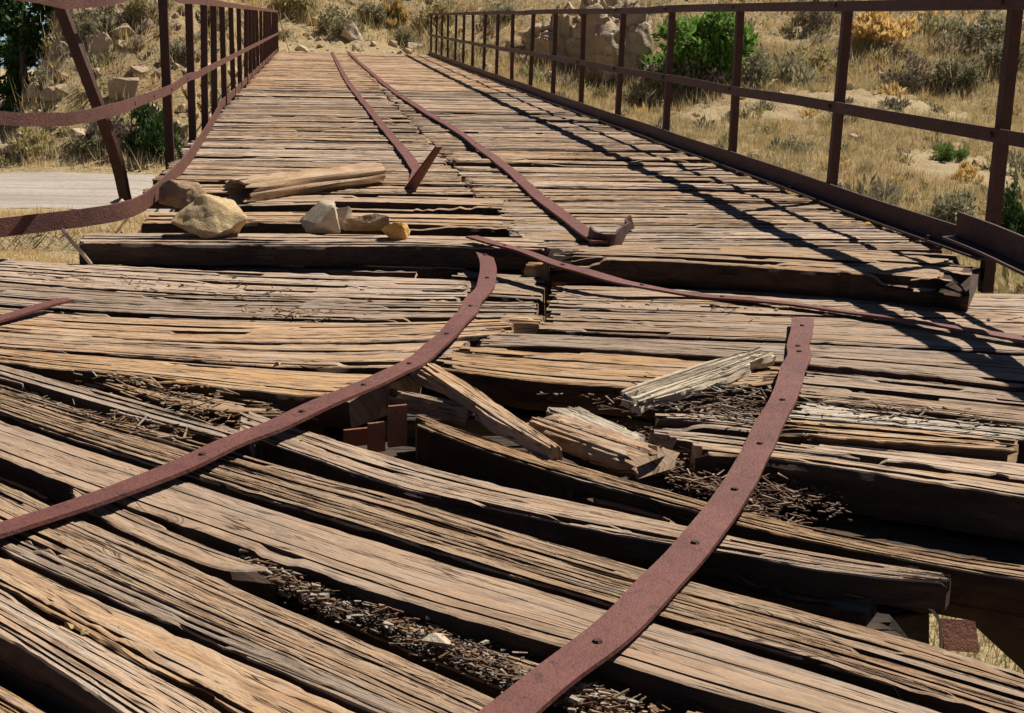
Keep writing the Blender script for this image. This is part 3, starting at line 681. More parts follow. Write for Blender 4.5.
top = np.array([(x, yv, 1.10) for x, yv in ly] + [tuple(atX(168, -8, -.94)), tuple(PY(130, -6, 8.3)), tuple(PY(100, 0, 7.3)), tuple(PY(66, 3, 7.0)), tuple(PY(30, -5, 6.7)), tuple(PY(-60, -14, 6.3))])
tp = catmull(top, 140); sweep('top_rail', tp, -side_of(tp), (0, 0, 1), [(0, -.029), (.010, -.029), (.010, .029), (0, .029)], RUST_RAIL, lr)
bot = np.array([(-.975, yv, .008) for _, yv in ly[:-5]] + [tuple(P(x, y, .008)) for x, y in ((226, 103), (213, 124), (198, 149), (180, 174), (164, 191), (150, 205), (135, 215), (112, 222), (80, 227), (40, 232), (0, 237), (-90, 245))])
bp = catmull(bot, 170)
sb = -side_of(bp)
sweep('bottom_rail', bp, sb, (0, 0, 1), [(-.04, 0), (.012, 0), (.012, .085), (0, .085), (0, .011), (-.04, .011)], RUST_RAIL, lr)
for k in (100, 112, 120, 128, 136, 142, 148, 154, 160):
    bolt(tuple(bp[k] + sb[k]*(-.02) + np.array((0, 0, .014))), lr); bolt(tuple(bp[k] + sb[k]*(-.004) + np.array((0, 0, .055))), lr, (0, math.pi/2, 0))
for k in (118, 123, 127, 131): bolt(tuple(mp[k] + np.array((.006, -.004, .0))), lr, (0, math.pi/2, 0))

# ------------------------------------------------------------------ loose iron straps
HOLE = bolt_me(.011, .006); HOLE.materials.append(RUST)
def strap(label, pts, wd, t=.009, n=60, seed=0, holes=(), bank=0.0, mat=None, amp=.003, wend=None):
    path = catmull(np.array(pts), n); path = wobble(path, amp, seed, .22)
    t3 = frames(path)
    sd = np.stack((t3[:, 1], -t3[:, 0], 0*t3[:, 0]), -1)
    # where the strap stands up keep the heading of the flat part
    ln = np.linalg.norm(sd, axis=1)
    for i in range(1, n):
        if ln[i] < .55: sd[i] = sd[i - 1]
        else:
            sd[i] /= ln[i]
            if np.dot(sd[i], sd[i - 1]) < 0: sd[i] = sd[i - 1]
    sd[0] /= max(np.linalg.norm(sd[0]), 1e-6)
    s = np.linspace(0, 1, n); r = np.random.RandomState(seed + 50)
    bk = sn(s*n*.05 + 0, .6, r, .05) + bank
    sd[:, 2] += bk; sd /= np.linalg.norm(sd, axis=1)[:, None]
    up = np.cross(sd, t3); up /= np.linalg.norm(up, axis=1)[:, None]
    sd = sd*(1 + sn(s*n*.05, .35, r, .03) + sn(s*n*.05, .12, r, .018))[:, None]
    o = sweep('iron_strap', path, sd, up, [(-wd/2, 0), (wd/2, 0), (wd/2, t), (-wd/2, t)], mat or RUST_STRAP, None, 30)
    tag(o, label, 'iron strap', 'loose iron straps on the deck')
    for h in holes:
        i = int(h*(n - 1)); b = bpy.data.objects.new('bolt', HOLE); COL.objects.link(b); b.parent = o
        b.location = Vector(path[i] + up[i]*(t + .002)) - o.location
        b.rotation_euler = Vector(up[i]).to_track_quat('Z', 'Y').to_euler()
    return o
zt = Z0 + .012
strap('long curved rusty iron strap crossing the left foreground planks with a hooked upper end',
      [P(478, 247, Z0 + .07), P(487, 262, Z0 + .05), P(488, 280, Z0 + .03), P(470, 308, zt + .01), P(440, 343, zt + .01), P(405, 370, zt + .02), P(330, 403, zt + .03), P(250, 438, zt + .02), P(190, 466, zt + .012), P(100, 500, zt + .006), P(0, 533, zt + .004), P(-110, 566, zt)],
      .072, .010, 90, 1, (.06, .16, .3, .42, .55, .62, .7, .8))
strap('rusty iron strap curving from the right middle down to the bottom centre of the foreground',
      [P(803, 320, zt + .01), P(800, 345, zt + .006), P(790, 385, zt + .006), P(768, 430, zt + .01), P(738, 488, zt + .016), P(690, 550, zt + .01), P(625, 623, zt + .006), P(545, 690, zt), P(460, 752, zt)],
      .078, .010, 90, 2, (.05, .14, .17, .36, .5, .62, .72, .88))
strap('thin rusty strap lying along the dark gap between the far deck and the broken planks',
      [P(470, 237, .02), P(515, 249, .01), P(560, 265, -.01), P(620, 283, -.04), P(700, 296, zt), P(800, 306, zt + .004), P(900, 320, zt + .004), P(1000, 336, zt + .004), P(1100, 352, zt)],
      .065, .009, 80, 3, (.1, .25, .38, .5))
strap('short end of a rusty strap at the left edge of the broken planks',
      [P(-70, 342, zt), P(0, 320, zt + .006), P(35, 310, zt + .012), P(68, 302, zt + .012)], .055, .009, 20, 4)
e1 = P(412, 187, .012)
strap('rusty strap running down the far deck left of the joint, its near end bent upright',
      [P(332, 52, .012), P(340, 68, .012), P(352, 88, .014), P(372, 113, .014), P(395, 142, .016), P(412, 163, .018), P(418, 176, .02), tuple(e1 + np.array((-.005, -.03, .004))), tuple(PY(419, 173, e1[1] - .05)), tuple(PY(430, 159, e1[1] - .09)), tuple(PY(439, 147, e1[1] - .10))],
      .075, .011, 90, 5, (.5, .7), amp=.002)
e2 = P(592, 239, .02)
hk = strap('rusty strap on the far deck right of the joint ending in a curled up hook',
      [P(348, 52, .012), P(368, 70, .012), P(392, 90, .014), P(425, 112, .02), P(462, 135, .018), P(482, 150, .03), P(508, 170, .016), P(545, 203, .014), P(575, 225, .016), tuple(P(588, 236, .018)), tuple(P(600, 243, .03))],
      .075, .012, 100, 6, (.55, .66, .78, .86), amp=.002)

hp = [P(590, 238, .025), P(598, 245, .012), P(608, 247, .008), P(617, 243, .014), P(623, 236, .022), P(628, 228, .02), P(632, 226, .022)]
hpc = catmull(np.array(hp), 40)
hr = np.random.RandomState(4); hs_ = np.stack((sn(np.linspace(0, 1, 40), .2, hr, .25), -.25 + sn(np.linspace(0, 1, 40), .2, hr, .2), np.full(40, .97)), -1)
sweep('curled_end', hpc, hs_, side_of(hpc), [(-.012, 0), (.06, 0), (.06, .011), (-.012, .011)], RUST, hk)
# ------------------------------------------------------------------ loose wood
def loose(name, label, cat, A, B, wd, T, n, seed, mat, crack=1.2, chip=1.5, rag=.05, du=.012, taper=1.0, tiltn=0.0, group=None):
    A = np.array(A, float); B = np.array(B, float); d = B - A; pr = np.array((-d[1], d[0], 0)); pr /= np.linalg.norm(pr)
    if pr[1] < 0: pr = -pr
    if d[0] < 0: A, B = B, A
    pr = pr + np.array((0, 0, tiltn))
    Bk = [A + pr*wd/2, (A + B)/2 + pr*wd*.5, B + pr*wd/2*taper]; Fr = [A - pr*wd/2, (A + B)/2 - pr*wd*.5, B - pr*wd/2*taper]
    me, c = plank_mesh(name, Bk, Fr, T, np.random.RandomState(seed), du, n, crack, chip, rag, 1.2)
    o = link(name, me, None, None, [mat, mat]); o.location = Vector(c); tag(o, label, cat, group); return o
loose('wood_splinter', 'pale bleached split of wood lying across the right planks beside the strap', 'wood', P(628, 398, Z0 + .02), P(768, 349, Z0 + .05), .085, .035, 7, 71, WOOD_GREY, taper=.7, tiltn=.25)
loose('wooden_stick', 'slim brown stick lying diagonally across the dark hole in the deck', 'stick', P(424, 363, Z0 + .03), P(558, 447, Z0 + .01), .075, .045, 4, 72, WOOD, taper=.5, rag=.03)
loose('broken_board', 'short broken board with a splintered end beside the dark hole', 'board', P(538, 414, Z0 - .03), P(660, 458, Z0 - .0), .13, .05, 7, 73, WOOD, rag=.05, tiltn=.12)
loose('broken_board', 'narrow board scrap lying behind the splintered short board', 'board', P(560, 405, Z0 - .05), P(640, 440, Z0 - .04), .1, .04, 5, 78, WOOD_GREY, rag=.05)
loose('wooden_stick', 'small pale stick inside the hole by the rusty iron bracket', 'stick', P(388, 388, Z0 - .01), P(472, 406, Z0 - .02), .045, .03, 4, 74, WOOD, rag=.03)
sk = np.array([P(63, 231, .07), P(72, 243, .02), P(82, 254, -.03), P(91, 265, Z0 + .01)])
tag(sweep('wooden_stick', catmull(sk, 12), (1, .2, 0), (0, 0, 1), [(-.007, 0), (.007, 0), (.005, .012), (-.005, .012)], WOOD_GREY), 'thin whitish stick leaning on the bent left bottom rail', 'stick')
loose('wood_block', 'sawn block end standing in the gap at the deck joint', 'wood block', P(528, 262, -.06), P(556, 264, -.06), .1, .16, 4, 76, WOOD, rag=.01)
loose('broken_board', 'short plank stub with a sawn sunlit end beside the hooked strap', 'board', P(500, 316, Z0 + .01), P(545, 318, Z0 + .01), .16, .09, 6, 77, WOOD, rag=.015, du=.02)

def hollow_log():
    A = P(232, 192, .07); B = P(376, 172, .07)
    L = np.linalg.norm(B - A); d = (B - A)/L; up = np.array((0, 0, 1.)); sd = np.cross(d, up); sd /= np.linalg.norm(sd); up = np.cross(sd, d)
    r = np.random.RandomState(9); nu, K = 46, 48
    V = []; uvs = []
    prof = 1 + np.interp(np.arange(K), np.arange(0, K + 1, 3), np.append(r.uniform(-.16, .16, K//3), 0))
    groove = r.normal(0, .022, (K,))
    def ring(s, rad, jag):
        for k in range(K):
            a = 2*math.pi*k/K
            rr2 = rad*(prof[k] + groove[k] + .05*math.sin(7*a + s*5))
            p = A + d*(s + jag[k]) + sd*math.cos(a)*rr2*1.15 + up*math.sin(a)*rr2*.95
            V.append(p); uvs.append((s, a*rad))
    j0 = np.abs(r.normal(0, .05, K)); j1 = -np.abs(r.normal(0, .02, K))
    rads = []
    for i in range(nu):
        s = L*i/(nu - 1); f0 = max(0, 1 - i/6.0); f1 = max(0, 1 - (nu - 1 - i)/5.0)
        rad = .078*(1 + .07*math.sin(s*6) - .12*i/nu)
        ring(s, rad, j0*f0 + j1*f1)
    for i in range(10):                                             # hollow inside, seen at the left end
        ring(.015 + .035*i, .058 - .0045*i, j0*max(0, 1 - i/6.0))
    F = []
    def band(a, b, flip=False):
        for k in range(K):
            f = (a*K + k, a*K + (k + 1) % K, b*K + (k + 1) % K, b*K + k)
            F.append(f[::-1] if flip else f)
    for i in range(nu - 1): band(i, i + 1)
    band(nu, 0)
    for i in range(nu, nu + 9): band(i + 1, i)
    F.append(tuple((nu + 9)*K + k for k in range(K))); F.append(tuple((nu - 1)*K + k for k in range(K)))
    Vc, c = center_origin(np.array(V))
    me = faces_mesh('hollow_log', Vc, F, np.array(uvs) + 3.3, 28)
    bm = bmesh.new(); bm.from_mesh(me); bmesh.ops.recalc_face_normals(bm, faces=bm.faces[:]); bm.to_mesh(me); bm.free()
    o = link('hollow_log', me, WOOD); o.location = Vector(c)
    tag(o, 'rounded old log with a dark hollow left end lying on the far deck', 'log')
hollow_log()

# rusty bracket in the hole
br = empty('iron_bracket', tuple(P(380, 440, Z0 - .05)))
tag(br, 'bright rusty iron bracket upright in the hole under the left strap', 'bracket')
for i, (a, b, wpx, hh, dz) in enumerate(((398, 440, .055, .12, -.02), (377, 442, .05, .085, -.03), (357, 436, .075, .05, -.03))):
    p = P(a, b, Z0 - .06); q = sweep('plate', [(p[0], p[1], p[2] + dz), (p[0], p[1], p[2] + dz + hh)], (.95, .3, 0), (-.3, .95, 0), rect(wpx, .012), RUST_BRIGHT, br)
p = P(955, 634, Z0 - .24)
o = sweep('rusty_plate', [(p[0] - .035, p[1], p[2]), (p[0] + .045, p[1] - .01, p[2] - .005)], (0, .5, .8), (0, -.8, .5), rect(.075, .012), RUST_BRIGHT)
tag(o, 'small orange rusted plate seen below the deck at the bottom right', 'iron plate')

sp = P(898, 606, Z0 - .16)
stub = loose('wooden_stub', 'dark broken post stub standing in the gap at the bottom right', 'post', sp + np.array((-.055, 0, 0)), sp + np.array((.055, 0.02, .0)), .1, .5, 4, 90, WOOD_DARK, crack=2, chip=2, rag=.02)
tsp = [sp + np.array(q) for q in ((.0, -.06, .03), (.035, -.065, .028), (.06, -.07, .0), (.072, -.075, -.06), (.075, -.078, -.13))]
o = sweep('splinter', catmull(tsp, 16), (0.3, .95, 0), (.7, -.2, .7), [(-.016, 0), (.016, 0), (.012, .006), (-.012, .006)], WOOD_GREY, stub)
o['label'] = 'bleached torn splinter over the dark stub'
# ------------------------------------------------------------------ stones
def rock_me(name, sx, sy, sz, seed, npts=16, sub=4, amp=.07):
    r = np.random.RandomState(seed); bm = bmesh.new()
    for _ in range(npts):
        v = r.normal(0, 1, 3); v /= np.linalg.norm(v); v *= r.uniform(.8, 1.05); v[2] = max(v[2], -.4); bm.verts.new(v)
    bmesh.ops.convex_hull(bm, input=bm.verts[:])
    bmesh.ops.delete(bm, geom=[v for v in bm.verts if not v.link_faces], context='VERTS')
    bmesh.ops.bevel(bm, geom=bm.edges[:], offset=.025, segments=1, affect='EDGES')
    bmesh.ops.triangulate(bm, faces=bm.faces[:])
    for _ in range(sub): bmesh.ops.subdivide_edges(bm, edges=[e for e in bm.edges if e.calc_length() > .085], cuts=1, use_grid_fill=True); bmesh.ops.triangulate(bm, faces=bm.faces[:])
    o = Vector(r.uniform(-9, 9, 3))
    for v in bm.verts:
        nse = mnoise.fractal(v.co*2.6 + o, .9, 2.1, 6); cl = mnoise.cell(v.co*2.3 + o)*.5 + mnoise.cell(v.co*4.7 + o)*.3; rd = abs(mnoise.noise(v.co*1.6 + o*2))
        v.co *= 1 + nse*amp*.9 + cl*amp*1.5 - rd*amp*1.6
    co = np.array([v.co for v in bm.verts]); mn, mx = co.min(0), co.max(0)
    for v in bm.verts:
        v.co = Vector(((v.co.x - (mn[0] + mx[0])/2)/(mx[0] - mn[0])*sx, (v.co.y - (mn[1] + mx[1])/2)/(mx[1] - mn[1])*sy, (v.co.z - mn[2])/(mx[2] - mn[2])*sz))
    me = bpy.data.meshes.new(name); bm.to_mesh(me); bm.free()
    me.set_sharp_from_angle(angle=math.radians(32)); return me
def stone(name, label, px, py, wpx, hpx, seed, mat, z=0.0, rot=0.0, depth=.8, cat='stone', **kw):
    kw.setdefault('amp', .028); kw.setdefault('npts', 12)
    p = P(px, py, z); _, _, zz = proj(p); wd = wpx*zz/F_; hh = hpx*zz/F_
    o = link(name, rock_me(name, wd, wd*depth, hh, seed, **kw), mat)
    o.location = (p[0], p[1] + wd*depth*.35, z - .012); o.rotation_euler = (0, 0, rot); tag(o, label, cat); return o
stone('stone', 'large yellowish stone on the left front timbers of the far deck', 208, 237, 76, 44, 21, ROCK_Y, .0, .15, .7)
stone('stone', 'brown stone half behind the large yellowish stone near the bent rail', 184, 207, 52, 28, 22, ROCK_B, .0, .4, .8)
stone('stone', 'grey white cracked stone in the middle of the front timbers', 319, 232, 46, 32, 23, ROCK_G, .0, -.2, .8)
stone('stone', 'narrow pale stone leaning against the grey white cracked stone', 341, 228, 26, 24, 24, ROCK_G, .0, -.7, .6)
stone('stone', 'flat brown stone right of the grey white cracked stone', 370, 231, 46, 20, 25, ROCK_B, .0, .2, .6)
stone('stone', 'small bright orange stone at the end of the row of stones', 398, 239, 32, 20, 26, ROCK_O, .0, .5, .8)
stone('stone', 'white stone at the foot of the leaning left post', 117, 206, 15, 10, 27, ROCK_G, -.02, .3, .8, sub=2)
stone('pebble', 'white pebble against the right bottom rail', 861, 216, 7, 5, 28, ROCK_G, .0, .1, .9, sub=2)
stone('brick_chip', 'small reddish brick chip beside the white pebble at the right rail', 868, 225, 11, 5, 29, ROCK_O, .0, .1, .9, sub=2)
stone('pebble', 'pale pebble under the upper end of the hooked left strap', 497, 260, 10, 8, 30, ROCK_G, Z0, .1, .9, sub=2)
stone('pebble', 'small white pebble on the gap beam left of the hooked strap', 375, 259, 8, 5, 31, ROCK_G, Z0 + .01, .1, .9, sub=2)
stone('pebble', 'upright pale chip of stone on the left plank above the long strap', 134, 423, 10, 11, 32, ROCK_G, Z0, .1, .8, sub=2)
stone('pebble', 'two-tone pebble in the crack at the bottom left', 70, 624, 13, 8, 33, ROCK_Y, Z0, .1, .8, sub=2)
stone('pebble', 'small pale pebble in the bottom left crack right of another pebble', 84, 631, 10, 7, 34, ROCK_Y, Z0, .6, .8, sub=2)
stone('pebble', 'pale pebble on the left planks left of the curved strap', 277, 363, 8, 5, 35, ROCK_G, Z0, .6, .8, sub=2)
stone('wood_knot', 'pale rotten lump in the debris gap below the long strap', 275, 590, 58, 22, 36, ROCK_G, Z0 - .06, -.4, .5, cat='wood')
stone('wood_knot', 'rounded bleached stub beside the debris in the bottom centre', 440, 645, 34, 15, 37, ROCK_G, Z0 - .02, -.5, .6, cat='wood')

# ------------------------------------------------------------------ splinters and crumbs
def chips(name, label, polys, z, count, seed, mats, lmin=.01, lmax=.07, zr=.02):
    r = np.random.RandomState(seed); V, Q = [], []; mi = []
    for _ in range(count):
        (x0, y0), (x1, y1), hw = polys[r.randint(len(polys))]
        f = min(max(r.normal(.5, .27), -.1), 1.1); px = x0 + (x1 - x0)*f + r.normal(0, 6); py = y0 + (y1 - y0)*f + r.normal(0, hw*.55)
        p = P(px, py, z + r.uniform(0, zr)); l = min(lmax*1.5, lmin + (lmax - lmin)*.35*r.lognormal(0, .7)); wdt = min(l*.5, r.uniform(.002, .008)); th = r.uniform(.001, .005)
        if r.rand() < .3: l = r.uniform(.3, 1)*min(lmax, .02); wdt = l*r.uniform(.4, .9); th = l*r.uniform(.2, .5)
        a = r.normal(-.3, .45) if r.rand() < .7 else r.uniform(0, 6.28); t = r.normal(0, .22)
        d = np.array((math.cos(a)*math.cos(t), math.sin(a)*math.cos(t), math.sin(t))); sdv = np.array((-math.sin(a), math.cos(a), 0)); up = np.cross(d, sdv)
        b = len(V)
        for e in (-1, 1):
            tp_ = 1 if e < 0 else r.uniform(.2, .9)
            for (u, v) in ((-1, -1), (1, -1), (1, 1), (-1, 1)): V.append(p + d*l*.5*e + sdv*wdt*.5*u*tp_ + up*th*.5*v*tp_)
        Q += [(b, b+1, b+2, b+3), (b+7, b+6, b+5, b+4), (b, b+4, b+5, b+1), (b+1, b+5, b+6, b+2), (b+2, b+6, b+7, b+3), (b+3, b+7, b+4, b)]
        mi += [r.randint(len(mats))]*6
    me = faces_mesh(name, np.array(V), Q, uv=np.array(V)[:, :2]*3, matidx=mi)
    o = link(name, me, mats=mats); tag(o, label, 'debris', kind='stuff'); return o
CHIP_R = wood_mat('red_brown_chips', (.26, .145, .075), (.19, .095, .045), (.21, .12, .07), (.07, .04, .022))
chips('wood_chips', 'brown rotten wood chips in the hole right of centre', [((560, 395), (800, 400), 10), ((640, 440), (800, 490), 20), ((640, 455), (790, 520), 12)], Z0 - .085, 1100, 1, [CHIP_R, CHIP_R, WOOD], .006, .075, .05)
chips('wood_splinters', 'pale splinters and crumbs in the gap along the big tan plank', [((235, 545), (330, 600), 10), ((310, 585), (560, 690), 14), ((560, 690), (650, 713), 14)], Z0 - .055, 800, 2, [WOOD, WOOD_GREY, CHIP_R, CHIP_R], .004, .045, .045)
chips('wood_splinters', 'loose splinters over the rotten planks on the left', [((60, 372), (300, 408), 10), ((120, 395), (280, 430), 8), ((0, 395), (220, 440), 8), ((30, 275), (330, 292), 10), ((230, 310), (350, 318), 6)], Z0 + .0, 380, 3, [WOOD, WOOD, WOOD_GREY, CHIP_R], .006, .07, .010)
chips('wood_splinters', 'scattered splinters over the right hand planks', [((640, 380), (800, 400), 10), ((800, 400), (1020, 425), 10), ((560, 300), (1000, 320), 8), ((640, 400), (800, 420), 8)], Z0 + .0, 330, 4, [WOOD, WOOD, WOOD_GREY, CHIP_R], .008, .08, .010)

DIRT = wood_mat('litter', (.24, .15, .09), (.17, .10, .055), (.19, .13, .085), (.07, .042, .025))
chips('wood_crumbs', 'fine brown crumbs packed in the gap along the big tan plank', [((235, 548), (330, 604), 9), ((310, 588), (570, 695), 16)], Z0 - .06, 7000, 11, [DIRT, DIRT, CHIP_R, WOOD_GREY], .002, .010, .03)
chips('wood_crumbs', 'fine rotten crumbs in the hole right of centre', [((600, 395), (800, 410), 10), ((640, 440), (820, 500), 20)], Z0 - .088, 4200, 12, [DIRT, CHIP_R, CHIP_R], .003, .014, .03)
# ------------------------------------------------------------------ vegetation
def blades_mesh(name, base, hgt, wid, lean, seed, mats, mi):
    r = np.random.RandomState(seed); N = len(base)
    az = r.uniform(0, 6.283, N); fa = r.uniform(0, 6.283, N)
    wv = np.stack((np.cos(fa), np.sin(fa), 0*fa), -1)*wid[:, None]*.5
    tip = base + np.stack((np.cos(az)*lean, np.sin(az)*lean, hgt), -1)
    V = np.stack((base - wv, base + wv, tip), 1).reshape(-1, 3)
    loops = np.arange(3*N); st = np.arange(N)*3
    me = np_mesh(name, V, loops, st, np.full(N, 3), matidx=mi)
    return link(name, me, mats=mats)
def scatter(n, x0, x1, y0, y1, seed, ok=None, margin=70):
    r = np.random.RandomState(seed); x = r.uniform(x0, x1, n); y = r.uniform(y0, y1, n); z = terr(x, y)
    p = np.stack((x, y, z), -1); px, py, zz = proj(p)
    k = (px > -margin) & (px < W_ + margin) & (py > -margin) & (py < 420)
    if ok is not None: k &= ok(x, y)
    return p[k]
def grass(name, label, tufts, per, h, spread, seed, mats, wts, wid=.014):
    r = np.random.RandomState(seed); n = len(tufts)
    sc = r.lognormal(0, .35, n); m = r.choice(len(mats), n, p=wts)
    rep = np.repeat(np.arange(n), per); N = len(rep)
    b = tufts[rep] + np.concatenate((r.normal(0, 1, (N, 2))*spread*sc[rep][:, None], np.full((N, 1), -.02)), 1)
    hg = h*sc[rep]*r.uniform(.5, 1.1, N); ln = hg*np.abs(r.normal(0, .5, N))
    o = blades_mesh(name, b, hg, wid*r.uniform(.6, 1.5, N), ln, seed, mats, m[rep]); tag(o, label, 'grass', kind='stuff'); return o
patch = lambda x, y: (bumps(x*1.7 + 31, y*1.7) > -.34)
notbridge = lambda x, y: ~((np.abs(x - .9) < 2.4) & (y > 15) & (y < 48))
noroad = lambda x, y: ~((x < -1) & (y > 26.9) & (y < 33.4))
grass('dry_grass', 'dry straw coloured grass over the gully right of the bridge', scatter(52000, 3, 36, 18, 49, 1, lambda x, y: patch(x, y) & notbridge(x, y)), 14, .20, .14, 2, [STRAW, GOLD, OLIVE, SAGE], [.50, .12, .28, .10])
grass('dry_grass', 'tufted dry grass on the hillside behind the railing and bridge end', scatter(12000, -3, 45, 44, 66, 3, notbridge), 16, .34, .16, 4, [STRAW, GOLD, OLIVE, SAGE], [.50, .20, .18, .12], .02)
grass('dry_grass', 'dry grass and weeds on the left bank beyond the road', scatter(4600, -13, -1.4, 33.4, 52, 5, noroad), 16, .24, .13, 6, [STRAW, GOLD, OLIVE, GREYB], [.60, .12, .14, .14], .016)
grass('dry_grass', 'short yellow grass on the near side of the dirt road', scatter(6000, -12, -1.2, 18, 27.2, 7, noroad), 14, .11, .12, 8, [STRAW, GOLD], [.7, .3])
gg = np.random.RandomState(77); gp = np.stack((gg.uniform(1.5, 9, 2600), gg.uniform(7, 17.5, 2600)), -1); gp = np.concatenate((gp, terr(gp[:, 0], gp[:, 1])[:, None]), 1)
grass('green_grass', 'green grass in the shade of the gully below the right edge', gp, 14, .2, .13, 12, [OLIVE, BRIGHTG, STRAW], [.55, .25, .2])
grass('green_grass', 'greener grass below the bent left rail', scatter(2500, -8, -1.2, 15, 22.5, 9, noroad), 16, .16, .12, 10, [OLIVE, BRIGHTG, STRAW], [.5, .2, .3])

def bush_me(name, seed, leaves, leafsz, upright=.3, stems=12, flat=1.0):
    r = np.random.RandomState(seed)
    nc = 26; cl = r.normal(0, 1, (nc, 3)); cl /= np.linalg.norm(cl, axis=1)[:, None]; cl *= r.uniform(.35, .95, (nc, 1)); cl[:, 2] = np.abs(cl[:, 2])*flat
    csz = r.uniform(.16, .36, nc); w_ = csz**2; w_ /= w_.sum()
    k = r.choice(nc, leaves, p=w_); d = r.normal(0, 1, (leaves, 3)); d /= np.linalg.norm(d, axis=1)[:, None]
    c = cl[k] + d*csz[k][:, None]*r.uniform(.3, 1.0, (leaves, 1)); c[:, 2] = np.maximum(c[:, 2], .02)
    ax = d*.6 + np.array((0, 0, upright)) + r.normal(0, .5, (leaves, 3)); ax /= np.linalg.norm(ax, axis=1)[:, None]
    sd = np.cross(ax, r.normal(0, 1, (leaves, 3))); sd /= np.linalg.norm(sd, axis=1)[:, None]
    sz = leafsz*r.uniform(.6, 1.4, (leaves, 1))
    V = np.stack((c - ax*sz*.9, c + sd*sz*.42, c + ax*sz*1.1, c - sd*sz*.42), 1).reshape(-1, 3)
    me = np_mesh(name, V, np.arange(4*leaves), np.arange(leaves)*4, np.full(leaves, 4))
    sv, sf = [], []
    for i in range(stems):
        t = cl[r.randint(nc)]; b = len(sv); a = r.uniform(0, 6.28, 1)[0]
        for q in range(3): sv.append(np.array((math.cos(a + q*2.1)*.022 + t[0]*.1, math.sin(a + q*2.1)*.022 + t[1]*.1, 0)))
        for q in range(3): sv.append(t*.9 + np.array((math.cos(a + q*2.1)*.008, math.sin(a + q*2.1)*.008, 0)))
        for q in range(3): sf.append((b + q, b + (q + 1) % 3, b + 3 + (q + 1) % 3, b + 3 + q))
    ms = faces_mesh('stem', np.array(sv), sf); ms.materials.append(BARK)
    return me, ms
def scrub(name, label, pts, per, size, seed, mats, wts):
    r = np.random.RandomState(seed); n = len(pts); sc = r.lognormal(0, .45, n)*size; m = r.choice(len(mats), n, p=wts)
    rep_ = np.repeat(np.arange(n), per); N = len(rep_); S_ = sc[rep_][:, None]
    d = r.normal(0, 1, (N, 3)); d /= np.linalg.norm(d, axis=1)[:, None]; d[:, 2] = np.abs(d[:, 2])*.8
    c = pts[rep_] + d*S_*r.uniform(.3, 1, (N, 1)); ax = d + np.array((0, 0, .8)) + r.normal(0, .4, (N, 3)); ax /= np.linalg.norm(ax, axis=1)[:, None]
    sd = np.cross(ax, r.normal(0, 1, (N, 3))); sd /= np.linalg.norm(sd, axis=1)[:, None]; sz = (.035 + S_*.16)*r.uniform(.6, 1.4, (N, 1))
    V = np.stack((c - ax*sz, c + sd*sz*.28, c + ax*sz, c - sd*sz*.28), 1).reshape(-1, 3)
    o = link(name, np_mesh(name, V, np.arange(4*N), np.arange(N)*4, np.full(N, 4), matidx=m[rep_]), mats=mats); tag(o, label, 'scrub', kind='stuff')
scrub('low_scrub', 'low dry weeds dotted over the gully floor right of the bridge', scatter(420, 3.5, 34, 20, 47, 31, notbridge), 90, .24, 32, [SAGE, GREYB, OLIVE, GOLD], [.3, .25, .3, .15])
scrub('low_scrub', 'small scrub clumps covering the hillside behind the right railing', scatter(420, -3, 40, 45, 64, 33, notbridge), 110, .38, 34, [SAGE, GREYB, OLIVE, GOLD], [.34, .3, .22, .14])
scrub('low_scrub', 'small scrub clumps on the left bank beyond the road', scatter(190, -10, -1.5, 33.8, 50, 35, noroad), 90, .24, 36, [SAGE, GREYB, OLIVE], [.36, .38, .26])
BM = {}
for key, mat, nl, ls, up in (('green', GREEN, 6500, .055, .3), ('dark', DKGREEN, 4000, .06, .3), ('sage', SAGE, 2000, .075, .6), ('grey', GREYB, 1900, .07, .9), ('gold', GOLD, 1500, .11, 1.8), ('olive', OLIVE, 1800, .085, 1.0), ('bright', BRIGHTG, 3500, .06, .6)):
    for v in range(2):
        me, ms = bush_me('foliage', hash_ := (len(BM)*7 + 13), nl, ls, up); me.materials.append(mat); BM[key, v] = (me, ms)
bc = 0
def bush(label, px, py, wpx, hpx, kind, group='scrub bushes on the slopes'):
    global bc
    p = hit(px, py); _, _, zz = proj(p); r = wpx*zz/F_*.5; h = hpx*zz/F_
    me, ms = BM[kind, bc % 2]; bc += 1
    e = empty('bush', (p[0], p[1] + r*.25, p[2] - .06)); e.scale = (r/.88, r/.88, h/1.1); e.rotation_euler = (0, 0, bc*1.7)
    tag(e, label, 'bush', group)
    for nm, m in (('foliage', me), ('stem', ms)):
        o = bpy.data.objects.new(nm, m); COL.objects.link(o); o.parent = e
    return e
bush('big bright green leafy bush beyond the right railing beside the pale cliff', 705, 86, 125, 82, 'green')
bush('low grey green bush at the right foot of the bright green bush', 768, 84, 66, 40, 'sage')
bush('twiggy grey scrub in front of the bright green bush', 690, 88, 80, 34, 'grey')
bush('dark brown grey bush on the slope between the two nearest right posts', 905, 92, 58, 40, 'grey')
bush('wide dark scrub on the slope just left of the nearest right post', 960, 92, 62, 42, 'sage')
bush('golden tussock high on the slope above the dark scrub', 888, 38, 74, 34, 'gold')
bush('dark rounded scrub under the top rail left of the second right post', 812, 28, 40, 28, 'grey')
bush('olive bush right of the bright green bush near the middle rail', 815, 72, 48, 30, 'olive')
bush('grey green scrub on the top right slope beyond the nearest post', 1005, 72, 60, 40, 'sage')
bush('sage scrub directly under the right top rail at the far right', 985, 45, 70, 40, 'sage')
bush('small bright green weed clump low in the gully left of the nearest right post', 954, 162, 36, 24, 'bright')
bush('orange brown dry weed clump right of the bright green weeds', 966, 182, 34, 22, 'gold')
bush('grey green bush low beside the nearest right post base', 948, 236, 74, 58, 'sage')
